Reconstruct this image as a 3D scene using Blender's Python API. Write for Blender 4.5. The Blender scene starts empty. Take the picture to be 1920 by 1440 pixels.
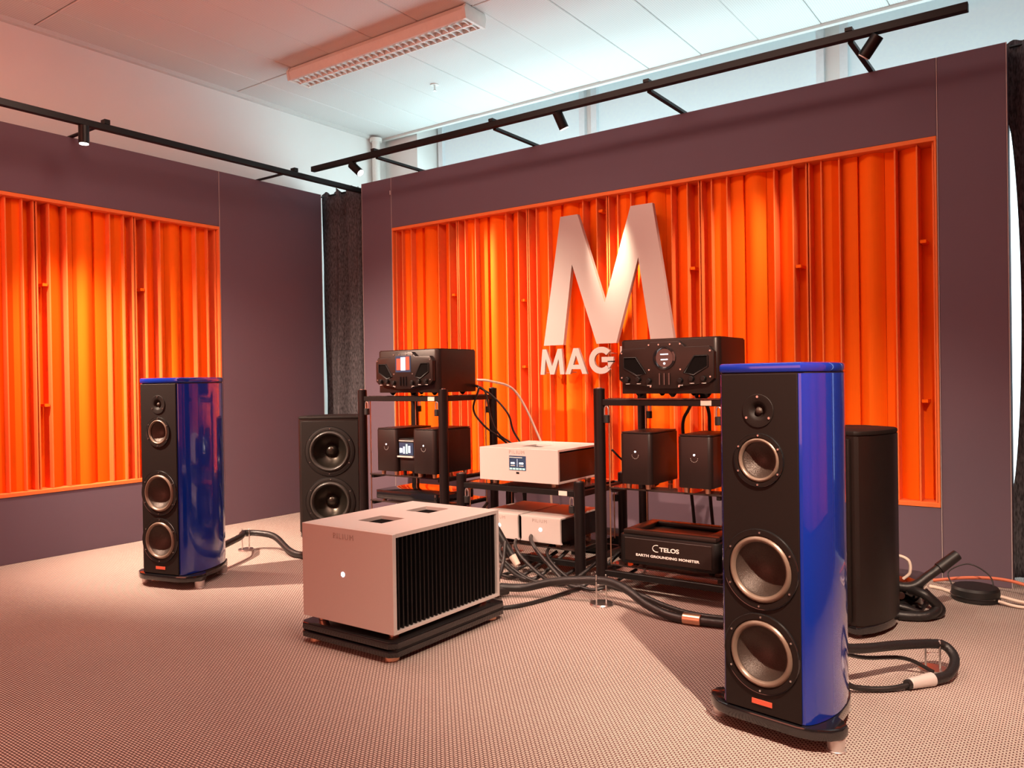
import bpy, bmesh, math, random
from mathutils import Vector, Matrix
random.seed(7)
PI = math.pi
S = bpy.context.scene
COL = S.collection

# ------------------------------------------------------------------ camera
cam = bpy.data.objects.new('camera', bpy.data.cameras.new('camera'))
COL.objects.link(cam)
cam.data.sensor_width = 36.0
cam.data.lens = 1500.435 / 1920 * 36
cam.data.clip_start = 0.02
def cam_matrix(loc, yaw, pitch, roll):
    cy, sy, cp, sp = math.cos(yaw), math.sin(yaw), math.cos(pitch), math.sin(pitch)
    f = Vector((-sy*cp, cy*cp, sp)); r = Vector((cy, sy, 0)); u = r.cross(f)
    c, s = math.cos(roll), math.sin(roll)
    r2 = c*r + s*u; u2 = -s*r + c*u
    m = Matrix((r2, u2, -f)).transposed().to_4x4()
    m.translation = loc
    return m
cam.matrix_world = cam_matrix(Vector((0, 0, 1.0)), 0.622750, -0.005894, -0.015691)
S.camera = cam

# ------------------------------------------------------------------ world, colour, large lights
S.view_settings.view_transform = 'Standard'
S.view_settings.look = 'None'
S.view_settings.gamma = 1.0
S.view_settings.use_curve_mapping = False
S.view_settings.exposure = 0.0
world = bpy.data.worlds.new('room_ambient'); S.world = world
world.use_nodes = True
bg = world.node_tree.nodes['Background']
bg.inputs[0].default_value = (1.0, 0.42, 0.36, 1)
bg.inputs[1].default_value = 0.12

def area(name, loc, target, sx, sy, power, color):
    l = bpy.data.lights.new(name, 'AREA'); l.shape = 'RECTANGLE'; l.size = sx; l.size_y = sy
    l.energy = power; l.color = color
    o = bpy.data.objects.new(name, l); COL.objects.link(o); o.location = loc
    o.rotation_euler = (Vector(target)-Vector(loc)).to_track_quat('-Z', 'Y').to_euler()
    return o
def spot(name, loc, target, power, color, size=60, blend=0.5, radius=0.03):
    l = bpy.data.lights.new(name, 'SPOT'); l.energy = power; l.color = color
    l.spot_size = math.radians(size); l.spot_blend = blend; l.shadow_soft_size = radius
    o = bpy.data.objects.new(name, l); COL.objects.link(o); o.location = loc
    o.rotation_euler = (Vector(target)-Vector(loc)).to_track_quat('-Z', 'Y').to_euler()
    return o
WARM = (1.0, 0.74, 0.56)
SALMON = (1.0, 0.29, 0.19)
COOL = (0.64, 0.94, 1.0)
# added area lights standing in for the salmon light from the rear
area('rear_salmon_fill', (-3.2, -2.6, 1.6), (-2.8, 3.0, 1.2), 4.5, 2.4, 105, SALMON)
area('left_rear_salmon_fill', (-4.0, 0.2, 2.45), (-5.0, 2.0, 3.2), 0.5, 0.5, 16, SALMON)
# added warm fill lights overhead, unseen, to lift floor and devices
area('overhead_fill', (-2.2, 2.2, 3.08), (-2.2, 2.2, 0), 2.6, 0.6, 64, (1.0, 0.66, 0.52))
spot('middle_fill_beam', (-2.1, 1.60, 3.06), (-2.3, 3.45, 0.45), 330, (1.0, 0.56, 0.43), 58, 1.0, 0.05)
# daylight windows behind the front partition
area('daylight_window_left', (-3.6, 5.5, 2.35), (-3.6, 3.4, 3.1), 2.6, 0.9, 29, COOL)
area('daylight_window_right', (-1.0, 5.5, 2.35), (-1.2, 3.4, 3.1), 2.4, 0.9, 20, COOL)
# spotlights of the two side tracks, aimed at the speakers
spot('left_track_beam', (-4.47, 1.35, 2.40), (-3.90, 3.50, 0.2), 950, WARM, 76, 1.0, 0.025)
spot('right_track_beam', (0.16, 1.20, 2.44), (-0.90, 2.85, 0.2), 660, WARM, 68, 1.0, 0.025)

# ------------------------------------------------------------------ materials
def nm(name):
    m = bpy.data.materials.new(name); m.use_nodes = True
    return m, m.node_tree.nodes, m.node_tree.links, m.node_tree.nodes['Principled BSDF']
def mat(name, col, rough=0.5, metal=0.0, noise=0.06, scale=40.0, bump=0.0, coat=0.0, emit=None, es=1.0, spec=0.5, trans=0.0, stretch=None):
    m, N, L, P = nm(name)
    P.inputs['Roughness'].default_value = rough
    P.inputs['Metallic'].default_value = metal
    P.inputs['Specular IOR Level'].default_value = spec
    P.inputs['Coat Weight'].default_value = coat
    P.inputs['Coat Roughness'].default_value = 0.03
    P.inputs['Transmission Weight'].default_value = trans
    tc = N.new('ShaderNodeTexCoord'); nz = N.new('ShaderNodeTexNoise')
    nz.inputs['Scale'].default_value = scale; nz.inputs['Detail'].default_value = 3
    if stretch:
        mp = N.new('ShaderNodeMapping'); mp.inputs['Scale'].default_value = stretch
        L.new(tc.outputs['Object'], mp.inputs[0]); L.new(mp.outputs[0], nz.inputs['Vector'])
    else:
        L.new(tc.outputs['Object'], nz.inputs['Vector'])
    mx = N.new('ShaderNodeMix'); mx.data_type = 'RGBA'
    mx.inputs[6].default_value = (*[max(0, c*(1-noise)) for c in col], 1)
    mx.inputs[7].default_value = (*[min(1, c*(1+noise)) for c in col], 1)
    L.new(nz.outputs[0], mx.inputs[0]); L.new(mx.outputs[2], P.inputs['Base Color'])
    if bump:
        b = N.new('ShaderNodeBump'); b.inputs['Strength'].default_value = bump; b.inputs['Distance'].default_value = 0.002
        L.new(nz.outputs[0], b.inputs['Height']); L.new(b.outputs[0], P.inputs['Normal'])
    if emit:
        P.inputs['Emission Color'].default_value = (*emit, 1); P.inputs['Emission Strength'].default_value = es
    return m
def carpet_mat():
    m, N, L, P = nm('woven_carpet')
    tc = N.new('ShaderNodeTexCoord'); br = N.new('ShaderNodeTexBrick')
    br.offset = 0.5; br.squash = 1.0
    br.inputs['Color1'].default_value = (0.80, 0.68, 0.60, 1); br.inputs['Color2'].default_value = (0.74, 0.62, 0.55, 1)
    br.inputs['Mortar'].default_value = (0.13, 0.075, 0.07, 1)
    br.inputs['Scale'].default_value = 1.0
    br.inputs['Brick Width'].default_value = 0.0150; br.inputs['Row Height'].default_value = 0.0085
    br.inputs['Mortar Size'].default_value = 0.0026; br.inputs['Mortar Smooth'].default_value = 0.6
    L.new(tc.outputs['Object'], br.inputs['Vector'])
    nz = N.new('ShaderNodeTexNoise'); nz.inputs['Scale'].default_value = 1.3; nz.inputs['Detail'].default_value = 4
    L.new(tc.outputs['Object'], nz.inputs['Vector'])
    mx = N.new('ShaderNodeMix'); mx.data_type = 'RGBA'; mx.blend_type = 'MULTIPLY'; mx.inputs[0].default_value = 0.25
    L.new(br.outputs[0], mx.inputs[6]); L.new(nz.outputs[0], mx.inputs[7]); L.new(mx.outputs[2], P.inputs['Base Color'])
    P.inputs['Roughness'].default_value = 0.95; P.inputs['Specular IOR Level'].default_value = 0.15
    b = N.new('ShaderNodeBump'); b.inputs['Strength'].default_value = 0.5; b.inputs['Distance'].default_value = 0.003; b.invert = True
    L.new(br.outputs[1], b.inputs['Height']); L.new(b.outputs[0], P.inputs['Normal'])
    return m
def tile_mat():
    m, N, L, P = nm('perforated_ceiling')
    tc = N.new('ShaderNodeTexCoord'); v = N.new('ShaderNodeTexVoronoi'); v.inputs['Scale'].default_value = 75; v.inputs['Randomness'].default_value = 0.0
    L.new(tc.outputs['Object'], v.inputs['Vector'])
    r = N.new('ShaderNodeValToRGB'); r.color_ramp.elements[0].position = 0.22; r.color_ramp.elements[0].color = (0.55, 0.55, 0.53, 1)
    r.color_ramp.elements[1].position = 0.34; r.color_ramp.elements[1].color = (0.70, 0.70, 0.68, 1)
    L.new(v.outputs['Distance'], r.inputs[0]); L.new(r.outputs[0], P.inputs['Base Color'])
    P.inputs['Roughness'].default_value = 0.9
    return m
def fabric_mat(name, c1, c2, sc=160):
    m, N, L, P = nm(name)
    tc = N.new('ShaderNodeTexCoord'); a = N.new('ShaderNodeTexNoise'); a.inputs['Scale'].default_value = sc; a.inputs['Detail'].default_value = 4
    mp = N.new('ShaderNodeMapping'); mp.inputs['Scale'].default_value = (1, 1, 0.25)
    L.new(tc.outputs['Object'], mp.inputs[0]); L.new(mp.outputs[0], a.inputs['Vector'])
    r = N.new('ShaderNodeValToRGB'); r.color_ramp.elements[0].position = 0.35; r.color_ramp.elements[0].color = (*c1, 1)
    r.color_ramp.elements[1].position = 0.65; r.color_ramp.elements[1].color = (*c2, 1)
    L.new(a.outputs[0], r.inputs[0]); L.new(r.outputs[0], P.inputs['Base Color'])
    P.inputs['Roughness'].default_value = 0.95
    P.inputs['Specular IOR Level'].default_value = 0.1
    return m
M = dict(
    carpet=carpet_mat(), tile=tile_mat(),
    plaster=mat('white_plaster', (0.80, 0.79, 0.76), 0.9, scale=3, noise=0.03),
    ptrim=mat('pale_trim', (0.66, 0.66, 0.63), 0.7),
    wallfab=mat('mauve_wall_panel', (0.150, 0.106, 0.138), 0.85, noise=0.05, scale=2.0, spec=0.2),
    seam=mat('panel_edge_trim', (0.42, 0.34, 0.34), 0.6),
    orange=mat('orange_foam', (0.96, 0.145, 0.002), 0.75, noise=0.05, scale=6, stretch=(30, 30, 1), spec=0.15),
    orange_edge=mat('orange_foam_edge', (0.86, 0.20, 0.05), 0.7, noise=0.05, spec=0.2),
    black_gap=mat('black_backing', (0.005, 0.004, 0.004), 0.9, spec=0.05),
    curtain=fabric_mat('grey_curtain_cloth', (0.042, 0.040, 0.045), (0.125, 0.12, 0.13)),
    sub_case=mat('satin_black_cabinet', (0.010, 0.006, 0.005), 0.40, noise=0.1, spec=0.4),
    metal_black=mat('satin_black_metal', (0.007, 0.006, 0.006), 0.42, metal=0.2, spec=0.35),
    black_gloss=mat('gloss_black', (0.010, 0.010, 0.011), 0.12, coat=0.6),
    baffle=mat('matte_black_baffle', (0.008, 0.0045, 0.0035), 0.62, scale=120, noise=0.15, spec=0.28),
    post=mat('anodised_black_post', (0.010, 0.006, 0.006), 0.40, metal=0.3, spec=0.4, scale=20),
    rubber=mat('black_rubber', (0.010, 0.009, 0.009), 0.5, scale=80),
    cone=mat('graphite_cone', (0.10, 0.085, 0.075), 0.32, metal=0.55, noise=0.5, scale=260, bump=0.3),
    ring=mat('bronze_ring', (0.30, 0.22, 0.17), 0.33, metal=0.75),
    surround=mat('rubber_surround', (0.20, 0.145, 0.11), 0.36, metal=0.3),
    sub_surround=mat('black_rubber_surround', (0.035, 0.03, 0.027), 0.35),
    sub_cone=mat('black_metal_cone', (0.05, 0.042, 0.034), 0.28, metal=0.8),
    blue=mat('gloss_blue_lacquer', (0.003, 0.026, 0.30), 0.15, coat=1.0, noise=0.03),
    chrome=mat('polished_steel', (0.72, 0.70, 0.68), 0.30, metal=1.0),
    brushed=mat('brushed_foot_metal', (0.62, 0.58, 0.56), 0.42, metal=0.7),
    copper=mat('warm_metal', (0.75, 0.45, 0.30), 0.3, metal=0.9),
    silver=mat('bead_blasted_silver', (0.66, 0.60, 0.57), 0.48, metal=0.35, noise=0.03, scale=300),
    silver_text=mat('engraved_grey', (0.40, 0.31, 0.28), 0.6),
    sign=mat('brushed_sign_metal', (0.46, 0.41, 0.39), 0.45, metal=0.35, noise=0.08, scale=120, stretch=(1, 1, 25)),
    lamp_white=mat('white_lamp_enamel', (0.78, 0.77, 0.72), 0.45),
    louvre=mat('louvre_enamel', (0.85, 0.85, 0.82), 0.45),
    device=mat('dark_bronze_case', (0.022, 0.013, 0.011), 0.36, metal=0.4, scale=100),
    psu=mat('brown_black_case', (0.018, 0.010, 0.009), 0.40, metal=0.3, scale=100),
    white_print=mat('white_print', (0.8, 0.78, 0.74), 0.6),
    label=mat('pale_label_plate', (0.72, 0.62, 0.55), 0.5),
    red_badge=mat('red_metal_badge', (0.75, 0.13, 0.07), 0.4, metal=0.2),
    led=mat('white_led', (1, 1, 1), 0.5, emit=(0.9, 0.92, 1.0), es=4.0),
    led_lens=mat('lit_lamp_lens', (1, 1, 1), 0.5, emit=(1.0, 0.93, 0.86), es=6.0),
    screen=mat('dark_screen', (0.02, 0.025, 0.04), 0.2, emit=(0.03, 0.05, 0.09), es=1.0),
    screen_pale=mat('pale_screen_picture', (0.4, 0.5, 0.6), 0.3, emit=(0.55, 0.68, 0.85), es=0.9),
    screen_red=mat('red_screen_picture', (0.4, 0.05, 0.03), 0.3, emit=(0.75, 0.10, 0.05), es=0.7),
    screen_mint=mat('mint_screen_bar', (0.3, 0.5, 0.45), 0.3, emit=(0.35, 0.75, 0.70), es=0.7),
    cable=mat('braided_black_cable', (0.013, 0.011, 0.011), 0.38, noise=0.5, scale=350, bump=0.5),
    cable_red=mat('red_cable', (0.45, 0.06, 0.07), 0.5),
    cable_white=mat('cream_cable', (0.75, 0.62, 0.52), 0.5),
    cable_orange=mat('orange_red_cord', (0.62, 0.16, 0.08), 0.5),
    window=mat('bright_window_blind', (0.8, 0.85, 0.86), 0.8, emit=(0.78, 0.95, 1.0), es=2.1),
    blind=mat('glowing_pale_blind', (0.66, 0.76, 0.79), 0.85, emit=(0.36, 0.50, 0.53), es=0.42),  # faint emission added so the upper strip looks daylit
    frame_blue=mat('pale_window_frame', (0.80, 0.87, 0.90), 0.7),
)
def glass_mat():
    m, N, L, P = nm('smoked_glass')
    P.inputs['Base Color'].default_value = (0.25, 0.16, 0.14, 1); P.inputs['Transmission Weight'].default_value = 0.85
    P.inputs['Roughness'].default_value = 0.03; P.inputs['IOR'].default_value = 1.45
    return m
M['glass'] = glass_mat()
M['cone'] = mat('graphite_cone', (0.060, 0.042, 0.034), 0.42, metal=0.35, noise=0.6, scale=420, bump=0.6)

# ------------------------------------------------------------------ mesh helpers
def finish(bm, name, m, parent=None, smooth=True, angle=35):
    bmesh.ops.recalc_face_normals(bm, faces=bm.faces)
    me = bpy.data.meshes.new(name); bm.to_mesh(me); bm.free()
    me.materials.append(M[m] if isinstance(m, str) else m)
    if smooth:
        me.polygons.foreach_set('use_smooth', [True]*len(me.polygons))
        me.set_sharp_from_angle(angle=math.radians(angle))
    o = bpy.data.objects.new(name, me); COL.objects.link(o)
    if parent is not None: o.parent = parent
    return o
def nb(): return bmesh.new()
def add_box(bm, x0, x1, y0, y1, z0, z1, bev=0.0, seg=2, rot=None, org=None):
    t = bmesh.new(); bmesh.ops.create_cube(t, size=1)
    for v in t.verts:
        v.co = Vector(((x0+x1)/2+v.co.x*(x1-x0), (y0+y1)/2+v.co.y*(y1-y0), (z0+z1)/2+v.co.z*(z1-z0)))
    if bev > 0:
        bmesh.ops.bevel(t, geom=list(t.edges), offset=bev, segments=seg, profile=0.5, affect='EDGES')
    if rot is not None:
        bmesh.ops.rotate(t, verts=t.verts, cent=org or Vector(((x0+x1)/2, (y0+y1)/2, (z0+z1)/2)), matrix=rot)
    merge(bm, t)
def merge(bm, t):
    me = bpy.data.meshes.new('tmp'); t.to_mesh(me); t.free(); bm.from_mesh(me); bpy.data.meshes.remove(me)
def box(name, m, parent, x0, x1, y0, y1, z0, z1, bev=0.0, seg=2):
    bm = nb(); add_box(bm, x0, x1, y0, y1, z0, z1, bev, seg); return finish(bm, name, m, parent)
def add_prism(bm, pts, h0, h1, axis='Z', bev=0.0):
    """polygon pts (a,b) extruded along axis: Z -> (a,b,h); Y -> (a,h,b); X -> (h,a,b)"""
    t = bmesh.new()
    f = {'Z': lambda a, b, h: (a, b, h), 'Y': lambda a, b, h: (a, h, b), 'X': lambda a, b, h: (h, a, b)}[axis]
    lo = [t.verts.new(f(a, b, h0)) for a, b in pts]; hi = [t.verts.new(f(a, b, h1)) for a, b in pts]
    n = len(pts); t.faces.new(lo); t.faces.new(hi)
    for i in range(n): t.faces.new((lo[i], lo[(i+1) % n], hi[(i+1) % n], hi[i]))
    bmesh.ops.recalc_face_normals(t, faces=t.faces)
    if bev > 0:
        es = [e for e in t.edges if (e.verts[0] in lo) == (e.verts[1] in lo)]
        bmesh.ops.bevel(t, geom=es, offset=bev, segments=2, profile=0.5, affect='EDGES')
    bmesh.ops.triangulate(t, faces=[q for q in t.faces if len(q.verts) > 4])
    merge(bm, t)
def add_lathe(bm, prof, mtx=None, n=32):
    """profile of (radius, height) along local Z, closed at ends when radius 0"""
    t = bmesh.new(); rings = []
    for r, h in prof:
        if r < 1e-6: rings.append([t.verts.new((0, 0, h))])
        else: rings.append([t.verts.new((r*math.cos(2*PI*i/n), r*math.sin(2*PI*i/n), h)) for i in range(n)])
    for a, b in zip(rings, rings[1:]):
        for i in range(n):
            j = (i+1) % n
            if len(a) == 1 and len(b) == 1: continue
            if len(a) == 1: t.faces.new((a[0], b[i], b[j]))
            elif len(b) == 1: t.faces.new((a[i], a[j], b[0]))
            else: t.faces.new((a[i], a[j], b[j], b[i]))
    if mtx is not None: bmesh.ops.transform(t, matrix=mtx, verts=t.verts)
    merge(bm, t)
def add_cyl(bm, p0, p1, r0, r1=None, n=16, bev=0.0):
    p0 = Vector(p0); p1 = Vector(p1); r1 = r0 if r1 is None else r1
    d = p1-p0; L = d.length
    m = Matrix.Translation(p0) @ d.to_track_quat('Z', 'Y').to_matrix().to_4x4()
    b = min(bev, L*0.4)
    if b: prof = [(0, 0), (r0-b, 0), (r0, b), (r1, L-b), (r1-b, L), (0, L)]
    else: prof = [(0, 0), (r0, 0), (r1, L), (0, L)]
    add_lathe(bm, prof, m, n)
def cyl(name, m, parent, p0, p1, r0, r1=None, n=16, bev=0.0):
    bm = nb(); add_cyl(bm, p0, p1, r0, r1, n, bev); return finish(bm, name, m, parent)
def spline(pts, k=8):
    P = [Vector(p) for p in pts]; out = []
    Q = [P[0]*2-P[1]] + P + [P[-1]*2-P[-2]]
    for i in range(1, len(Q)-2):
        for s in range(k):
            t = s/k; a, b, c, d = Q[i-1], Q[i], Q[i+1], Q[i+2]
            out.append(0.5*((2*b)+(c-a)*t+(2*a-5*b+4*c-d)*t*t+(3*b-a-3*c+d)*t**3))
    out.append(P[-1]); return out
def add_tube(bm, pts, r, n=8, k=8, smooth=True):
    C = spline(pts, k) if smooth and len(pts) > 2 else [Vector(p) for p in pts]
    t = bmesh.new(); rings = []; up = Vector((0, 0, 1))
    for i, c in enumerate(C):
        d = (C[min(i+1, len(C)-1)]-C[max(i-1, 0)]).normalized()
        if abs(d.dot(up)) > 0.95: up = Vector((1, 0.1, 0)).normalized()
        s = d.cross(up).normalized(); u = s.cross(d); up = u
        rings.append([t.verts.new(c+r*(math.cos(2*PI*j/n)*s+math.sin(2*PI*j/n)*u)) for j in range(n)])
    for a, b in zip(rings, rings[1:]):
        for j in range(n): t.faces.new((a[j], a[(j+1) % n], b[(j+1) % n], b[j]))
    t.faces.new(rings[0]); t.faces.new(rings[-1])
    merge(bm, t)
def tube(name, m, parent, pts, r, n=8, k=8, smooth=True):
    bm = nb(); add_tube(bm, pts, r, n, k, smooth); return finish(bm, name, m, parent, angle=60)
def empty(name, label, cat, loc=(0, 0, 0), rz=0.0, group=None):
    o = bpy.data.objects.new(name, None); COL.objects.link(o); o.location = loc; o.rotation_euler = (0, 0, rz)
    o.empty_display_size = 0.05
    o['label'] = label; o['category'] = cat
    if group: o['group'] = group
    return o
def tag(o, label, cat, group=None):
    o['label'] = label; o['category'] = cat
    if group: o['group'] = group
    return o
def struct(o): o['kind'] = 'structure'; return o
def structroot(name):
    o = bpy.data.objects.new(name, None); COL.objects.link(o); o['kind'] = 'structure'; o.empty_display_size = 0.05; return o
def copy_tree(o, parent=None):
    c = o.copy(); COL.objects.link(c); c.parent = parent
    for ch in list(o.children): copy_tree(ch, c)
    return c
def dup(o, name, m_parent, loc=None, data_mat=None):
    c = o.copy(); COL.objects.link(c); c.parent = m_parent
    if loc is not None: c.location = loc
    return c
def text(name, s, size, m, parent, mtx, ext=0.0008, bold=0.0, align='CENTER', space=1.0, sx=1.0):
    cu = bpy.data.curves.new(name, 'FONT'); cu.body = s; cu.size = size; cu.extrude = ext; cu.offset = bold
    cu.align_x = align; cu.align_y = 'CENTER'; cu.space_character = space
    tmp = bpy.data.objects.new(name, cu)
    me = bpy.data.meshes.new_from_object(tmp); bpy.data.objects.remove(tmp); bpy.data.curves.remove(cu)
    me.transform(Matrix.Diagonal((sx, 1, 1, 1))); me.transform(mtx); me.materials.clear(); me.materials.append(M[m]); me.name = name
    o = bpy.data.objects.new(name, me); COL.objects.link(o); o.parent = parent
    return o
def cut_round(objs, holes):
    """real round openings for drivers: holes = (x, y0, y1, z, r)"""
    bm = nb()
    for x, y0, y1, z, r in holes: add_cyl(bm, (x, y0, z), (x, y1, z), r, n=48)
    cutter = finish(bm, 'cutter', 'black_gap', None)
    for o in objs:
        md = o.modifiers.new('cut', 'BOOLEAN'); md.object = cutter; md.operation = 'DIFFERENCE'; md.solver = 'EXACT'
    # parents are still at the origin when this runs
    dg = bpy.context.evaluated_depsgraph_get(); dg.update()
    for o in objs:
        me = bpy.data.meshes.new_from_object(o.evaluated_get(dg)); me.name = o.name
        o.modifiers.clear(); o.data = me
        me.polygons.foreach_set('use_smooth', [True]*len(me.polygons)); me.set_sharp_from_angle(angle=math.radians(22))
    bpy.data.objects.remove(cutter)
FRONT = Matrix.Rotation(PI/2, 4, 'X')      # text in XY -> XZ facing -Y
def at(x, y, z): return Matrix.Translation((x, y, z))

# ------------------------------------------------------------------ setting
WX, WY = -4.941, 4.319            # planes of the left and front partition
HC = 3.19                         # ceiling height
HW = 2.51                         # partition height
box('floor', 'carpet', None, -5.4, 1.6, -3.2, 5.7, -0.06, 0.0)
struct(bpy.data.objects['floor'])

# ceiling: lay-in planks as separate tiles under a slab
ceil = structroot('ceiling')
box('slab', 'plaster', ceil, -5.4, 1.6, -3.2, 5.24, HC+0.02, HC+0.10)
tile_mesh = {}
tile_x = [-5.18+0.32] + [-4.47+0.393*i for i in range(-0, 15)]
tile_x = [-5.18, -4.86] + [-4.47+0.393*i for i in range(0, 16)]
ys = [5.22, 3.70, 2.28, 0.86, -0.56, -1.98]
for a in range(len(ys)-1):
    for i in range(len(tile_x)-1):
        x0, x1 = tile_x[i]+0.002, tile_x[i+1]-0.002
        y1, y0 = ys[a]-0.004, ys[a+1]+0.004
        key = (round(x1-x0, 3), round(y1-y0, 3))
        if key not in tile_mesh:
            w, d = (x1-x0)/2, (y1-y0)/2
            bm = nb(); add_box(bm, -w, w, -d, d, -0.012, 0.012, 0.003, 1)
            o = finish(bm, 'ceiling_tile', 'tile', ceil); tile_mesh[key] = o.data
        else:
            o = bpy.data.objects.new('ceiling_tile', tile_mesh[key]); COL.objects.link(o); o.parent = ceil
        o.location = ((x0+x1)/2, (y0+y1)/2, HC+0.010+0.0015*((i*7+a*3) % 3))
# upper recess beyond the ceiling edge, outer building walls
struct(box('trim_1', 'ptrim', None, -5.16, 1.6, 5.215, 5.25, HC-0.02, HC+0.12))
struct(box('trim_2', 'ptrim', None, -5.185, -5.15, -3.2, 5.2, HC-0.03, HC-0.002))
struct(box('wall_west', 'plaster', None, -5.35, -5.185, -3.2, 5.7, 0, HC+0.45))
wn = structroot('wall_north')
box('lower_wall', 'plaster', wn, -5.35, 1.6, 5.62, 5.75, 0, 0.25)
box('upper_wall', 'plaster', wn, -5.35, 1.6, 5.62, 5.75, 3.45, HC+0.45)
box('recess_ceiling', 'plaster', wn, -5.35, 1.6, 5.24, 5.75, HC+0.40, HC+0.48)
# window band: frames, bright panes, and blinds with an added faint glow
def window(n, x0, x1):
    w = structroot('window_%d' % n)
    box('window_frame', 'frame_blue', w, x0, x0+0.05, 5.56, 5.64, 0.25, 3.45)
    box('window_frame', 'frame_blue', w, x1-0.05, x1, 5.56, 5.64, 0.25, 3.45)
    box('window_rail', 'frame_blue', w, x0+0.05, x1-0.05, 5.58, 5.64, 2.42, 2.50)
    box('pane', 'window', w, x0+0.05, x1-0.05, 5.63, 5.65, 0.25, 2.44)
    box('blind', 'blind', w, x0+0.05, x1-0.05, 5.60, 5.62, 2.50, 3.45)
window(1, -4.78, -3.24); window(2, -3.18, -1.40); window(3, -1.30, 0.3); window(4, 0.35, 1.6)
for a, b in ((-5.35, -4.78), (-3.24, -3.18), (-1.40, -1.30), (0.30, 0.35)): box('pier', 'plaster', wn, a, b, 5.60, 5.75, 0.25, 3.45)
struct(box('trim_3', 'plaster', None, -5.185, -4.80, 5.3, 5.62, 0, HC+0.4))      # corner pillar
pipe = empty('heating_pipe', 'pale vertical pipe in the back left corner under the ceiling', 'pipe', (-5.13, 5.12, 0))
cyl('pipe_run', 'lamp_white', pipe, (0, 0, 0), (0, 0, HC-0.03), 0.035)
cyl('ceiling_collar', 'lamp_white', pipe, (0, 0, HC-0.055), (0, 0, HC-0.025), 0.055)

# orange slatted diffuser panels --------------------------------------------
MODW = 0.60
def make_panel_meshes(w, h):
    """parts of one module, local: x along the wall 0..w, y depth (0 front, + into the wall), z 0..h"""
    out = []
    def P(name, pts, m='orange'):
        bm = nb(); add_prism(bm, pts, 0, h); out.append((name, finish(bm, name, m, None)))
    g = 0.004
    def rect(a, b, c, d): return [(a, c), (b, c), (b, d), (a, d)]
    P('back_board', rect(g, w-g, 0.125, 0.135))
    for fx, t in ((0.000, 0.007), (0.115, 0.007), (0.265, 0.007), (0.705, 0.007), (0.870, 0.007), (1.0, 0.007)):
        a = min(max(fx*w - t/2, g), w-g-t)
        P('fin', rect(a, a+t, 0.0, 0.125), 'orange_edge')
    # well floors at varying depth; some slanted, the wide one curved
    P('slat', [(0.006*w+g, 0.078), (0.109*w, 0.060), (0.109*w, 0.10), (0.006*w+g, 0.10)])
    P('slat', [(0.121*w, 0.028), (0.190*w, 0.028), (0.259*w, 0.060), (0.259*w, 0.08), (0.121*w, 0.08)])
    P('slat', [(0.271*w, 0.048), (0.330*w, 0.034), (0.400*w, 0.034), (0.400*w, 0.1), (0.271*w, 0.1)])
    cv = []
    for i in range(17):
        t = i/16; cv.append(((0.402+0.208*t)*w, 0.078-0.064*math.sin(PI*(0.10+0.75*t))))
    P('curved_slat', cv+[(0.610*w, 0.11), (0.402*w, 0.11)])
    P('slat', [(0.612*w, 0.052), (0.699*w, 0.066), (0.699*w, 0.10), (0.612*w, 0.10)])
    P('slat', [(0.711*w, 0.080), (0.775*w, 0.042), (0.864*w, 0.026), (0.864*w, 0.11), (0.711*w, 0.11)])
    P('slat', [(0.876*w, 0.100), (0.994*w-g, 0.100), (0.994*w-g, 0.12), (0.876*w, 0.12)])
    return out
def clip_mesh(w):
    bm = nb(); add_box(bm, 0.885*w, 0.93*w, 0.01, 0.1, -0.008, 0.008); return finish(bm, 'clip', 'orange', None)
def place_panel(parts, clip, loc, rz, mirror, label, group, clips):
    root = empty('acoustic_panel', label, 'wall panel', loc, rz, group)
    for nme, o in parts:
        c = bpy.data.objects.new(nme, o.data); COL.objects.link(c); c.parent = root
        if mirror: c.scale = (-1, 1, 1); c.location = (MODW, 0, 0)
    for z in clips:
        c = bpy.data.objects.new('clip', clip.data); COL.objects.link(c); c.parent = root; c.location = (0, 0, z)
        if mirror: c.scale = (-1, 1, 1); c.location = (MODW, 0, z)
    return root
def partition(name, length_axis, pieces, seams):
    r = structroot(name)
    for nme, b in pieces: box(nme, 'black_gap' if nme == 'backing' else 'wallfab', r, *b, 0.002, 1)
    for nme, b in seams: box(nme, {'rear_bounce_board': 'plaster', 'tag': 'white_print'}.get(nme, 'seam'), r, *b)
    return r
# front partition
FX0, FX1 = -4.176, -0.574
FZ0, FZ1 = 0.349, 2.136
FT = 0.19
partition('wall_front', 'X', [
    ('wall_panel', (-4.487, FX0-0.006, WY, WY+FT, 0, HW)), ('wall_panel', (FX1+0.006, -0.288, WY, WY+FT, 0, HW)),
    ('wall_panel', (FX0, FX1, WY, WY+FT, FZ1, HW)), ('wall_panel', (FX0, FX1, WY, WY+FT, 0, FZ0)),
    ('backing', (FX0, FX1, WY+FT-0.02, WY+FT, FZ0, FZ1))],
    [('rear_bounce_board', (-4.487, -0.288, WY+FT+0.001, WY+FT+0.008, 0, HW)), ('tag', (FX0-0.016, FX0-0.010, WY-0.0015, WY+0.001, 2.385, 2.415)), ('edge_strip', (FX0-0.005, FX0-0.001, WY-0.001, WY+0.02, 0, HW)), ('edge_strip', (FX1+0.001, FX1+0.005, WY-0.001, WY+0.02, 0, HW)),  # pale board on the back added to bounce daylight onto the upper wall
     ('edge_strip', (-0.288, -0.284, WY-0.001, WY+0.02, 0, HW)), ('edge_strip', (-4.490, -4.486, WY-0.001, WY+0.02, 0, HW))])
LY1 = 3.384; LY0 = LY1-4*0.6-0.02; LZ0, LZ1 = 0.377, 2.105
LT = 0.19
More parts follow.
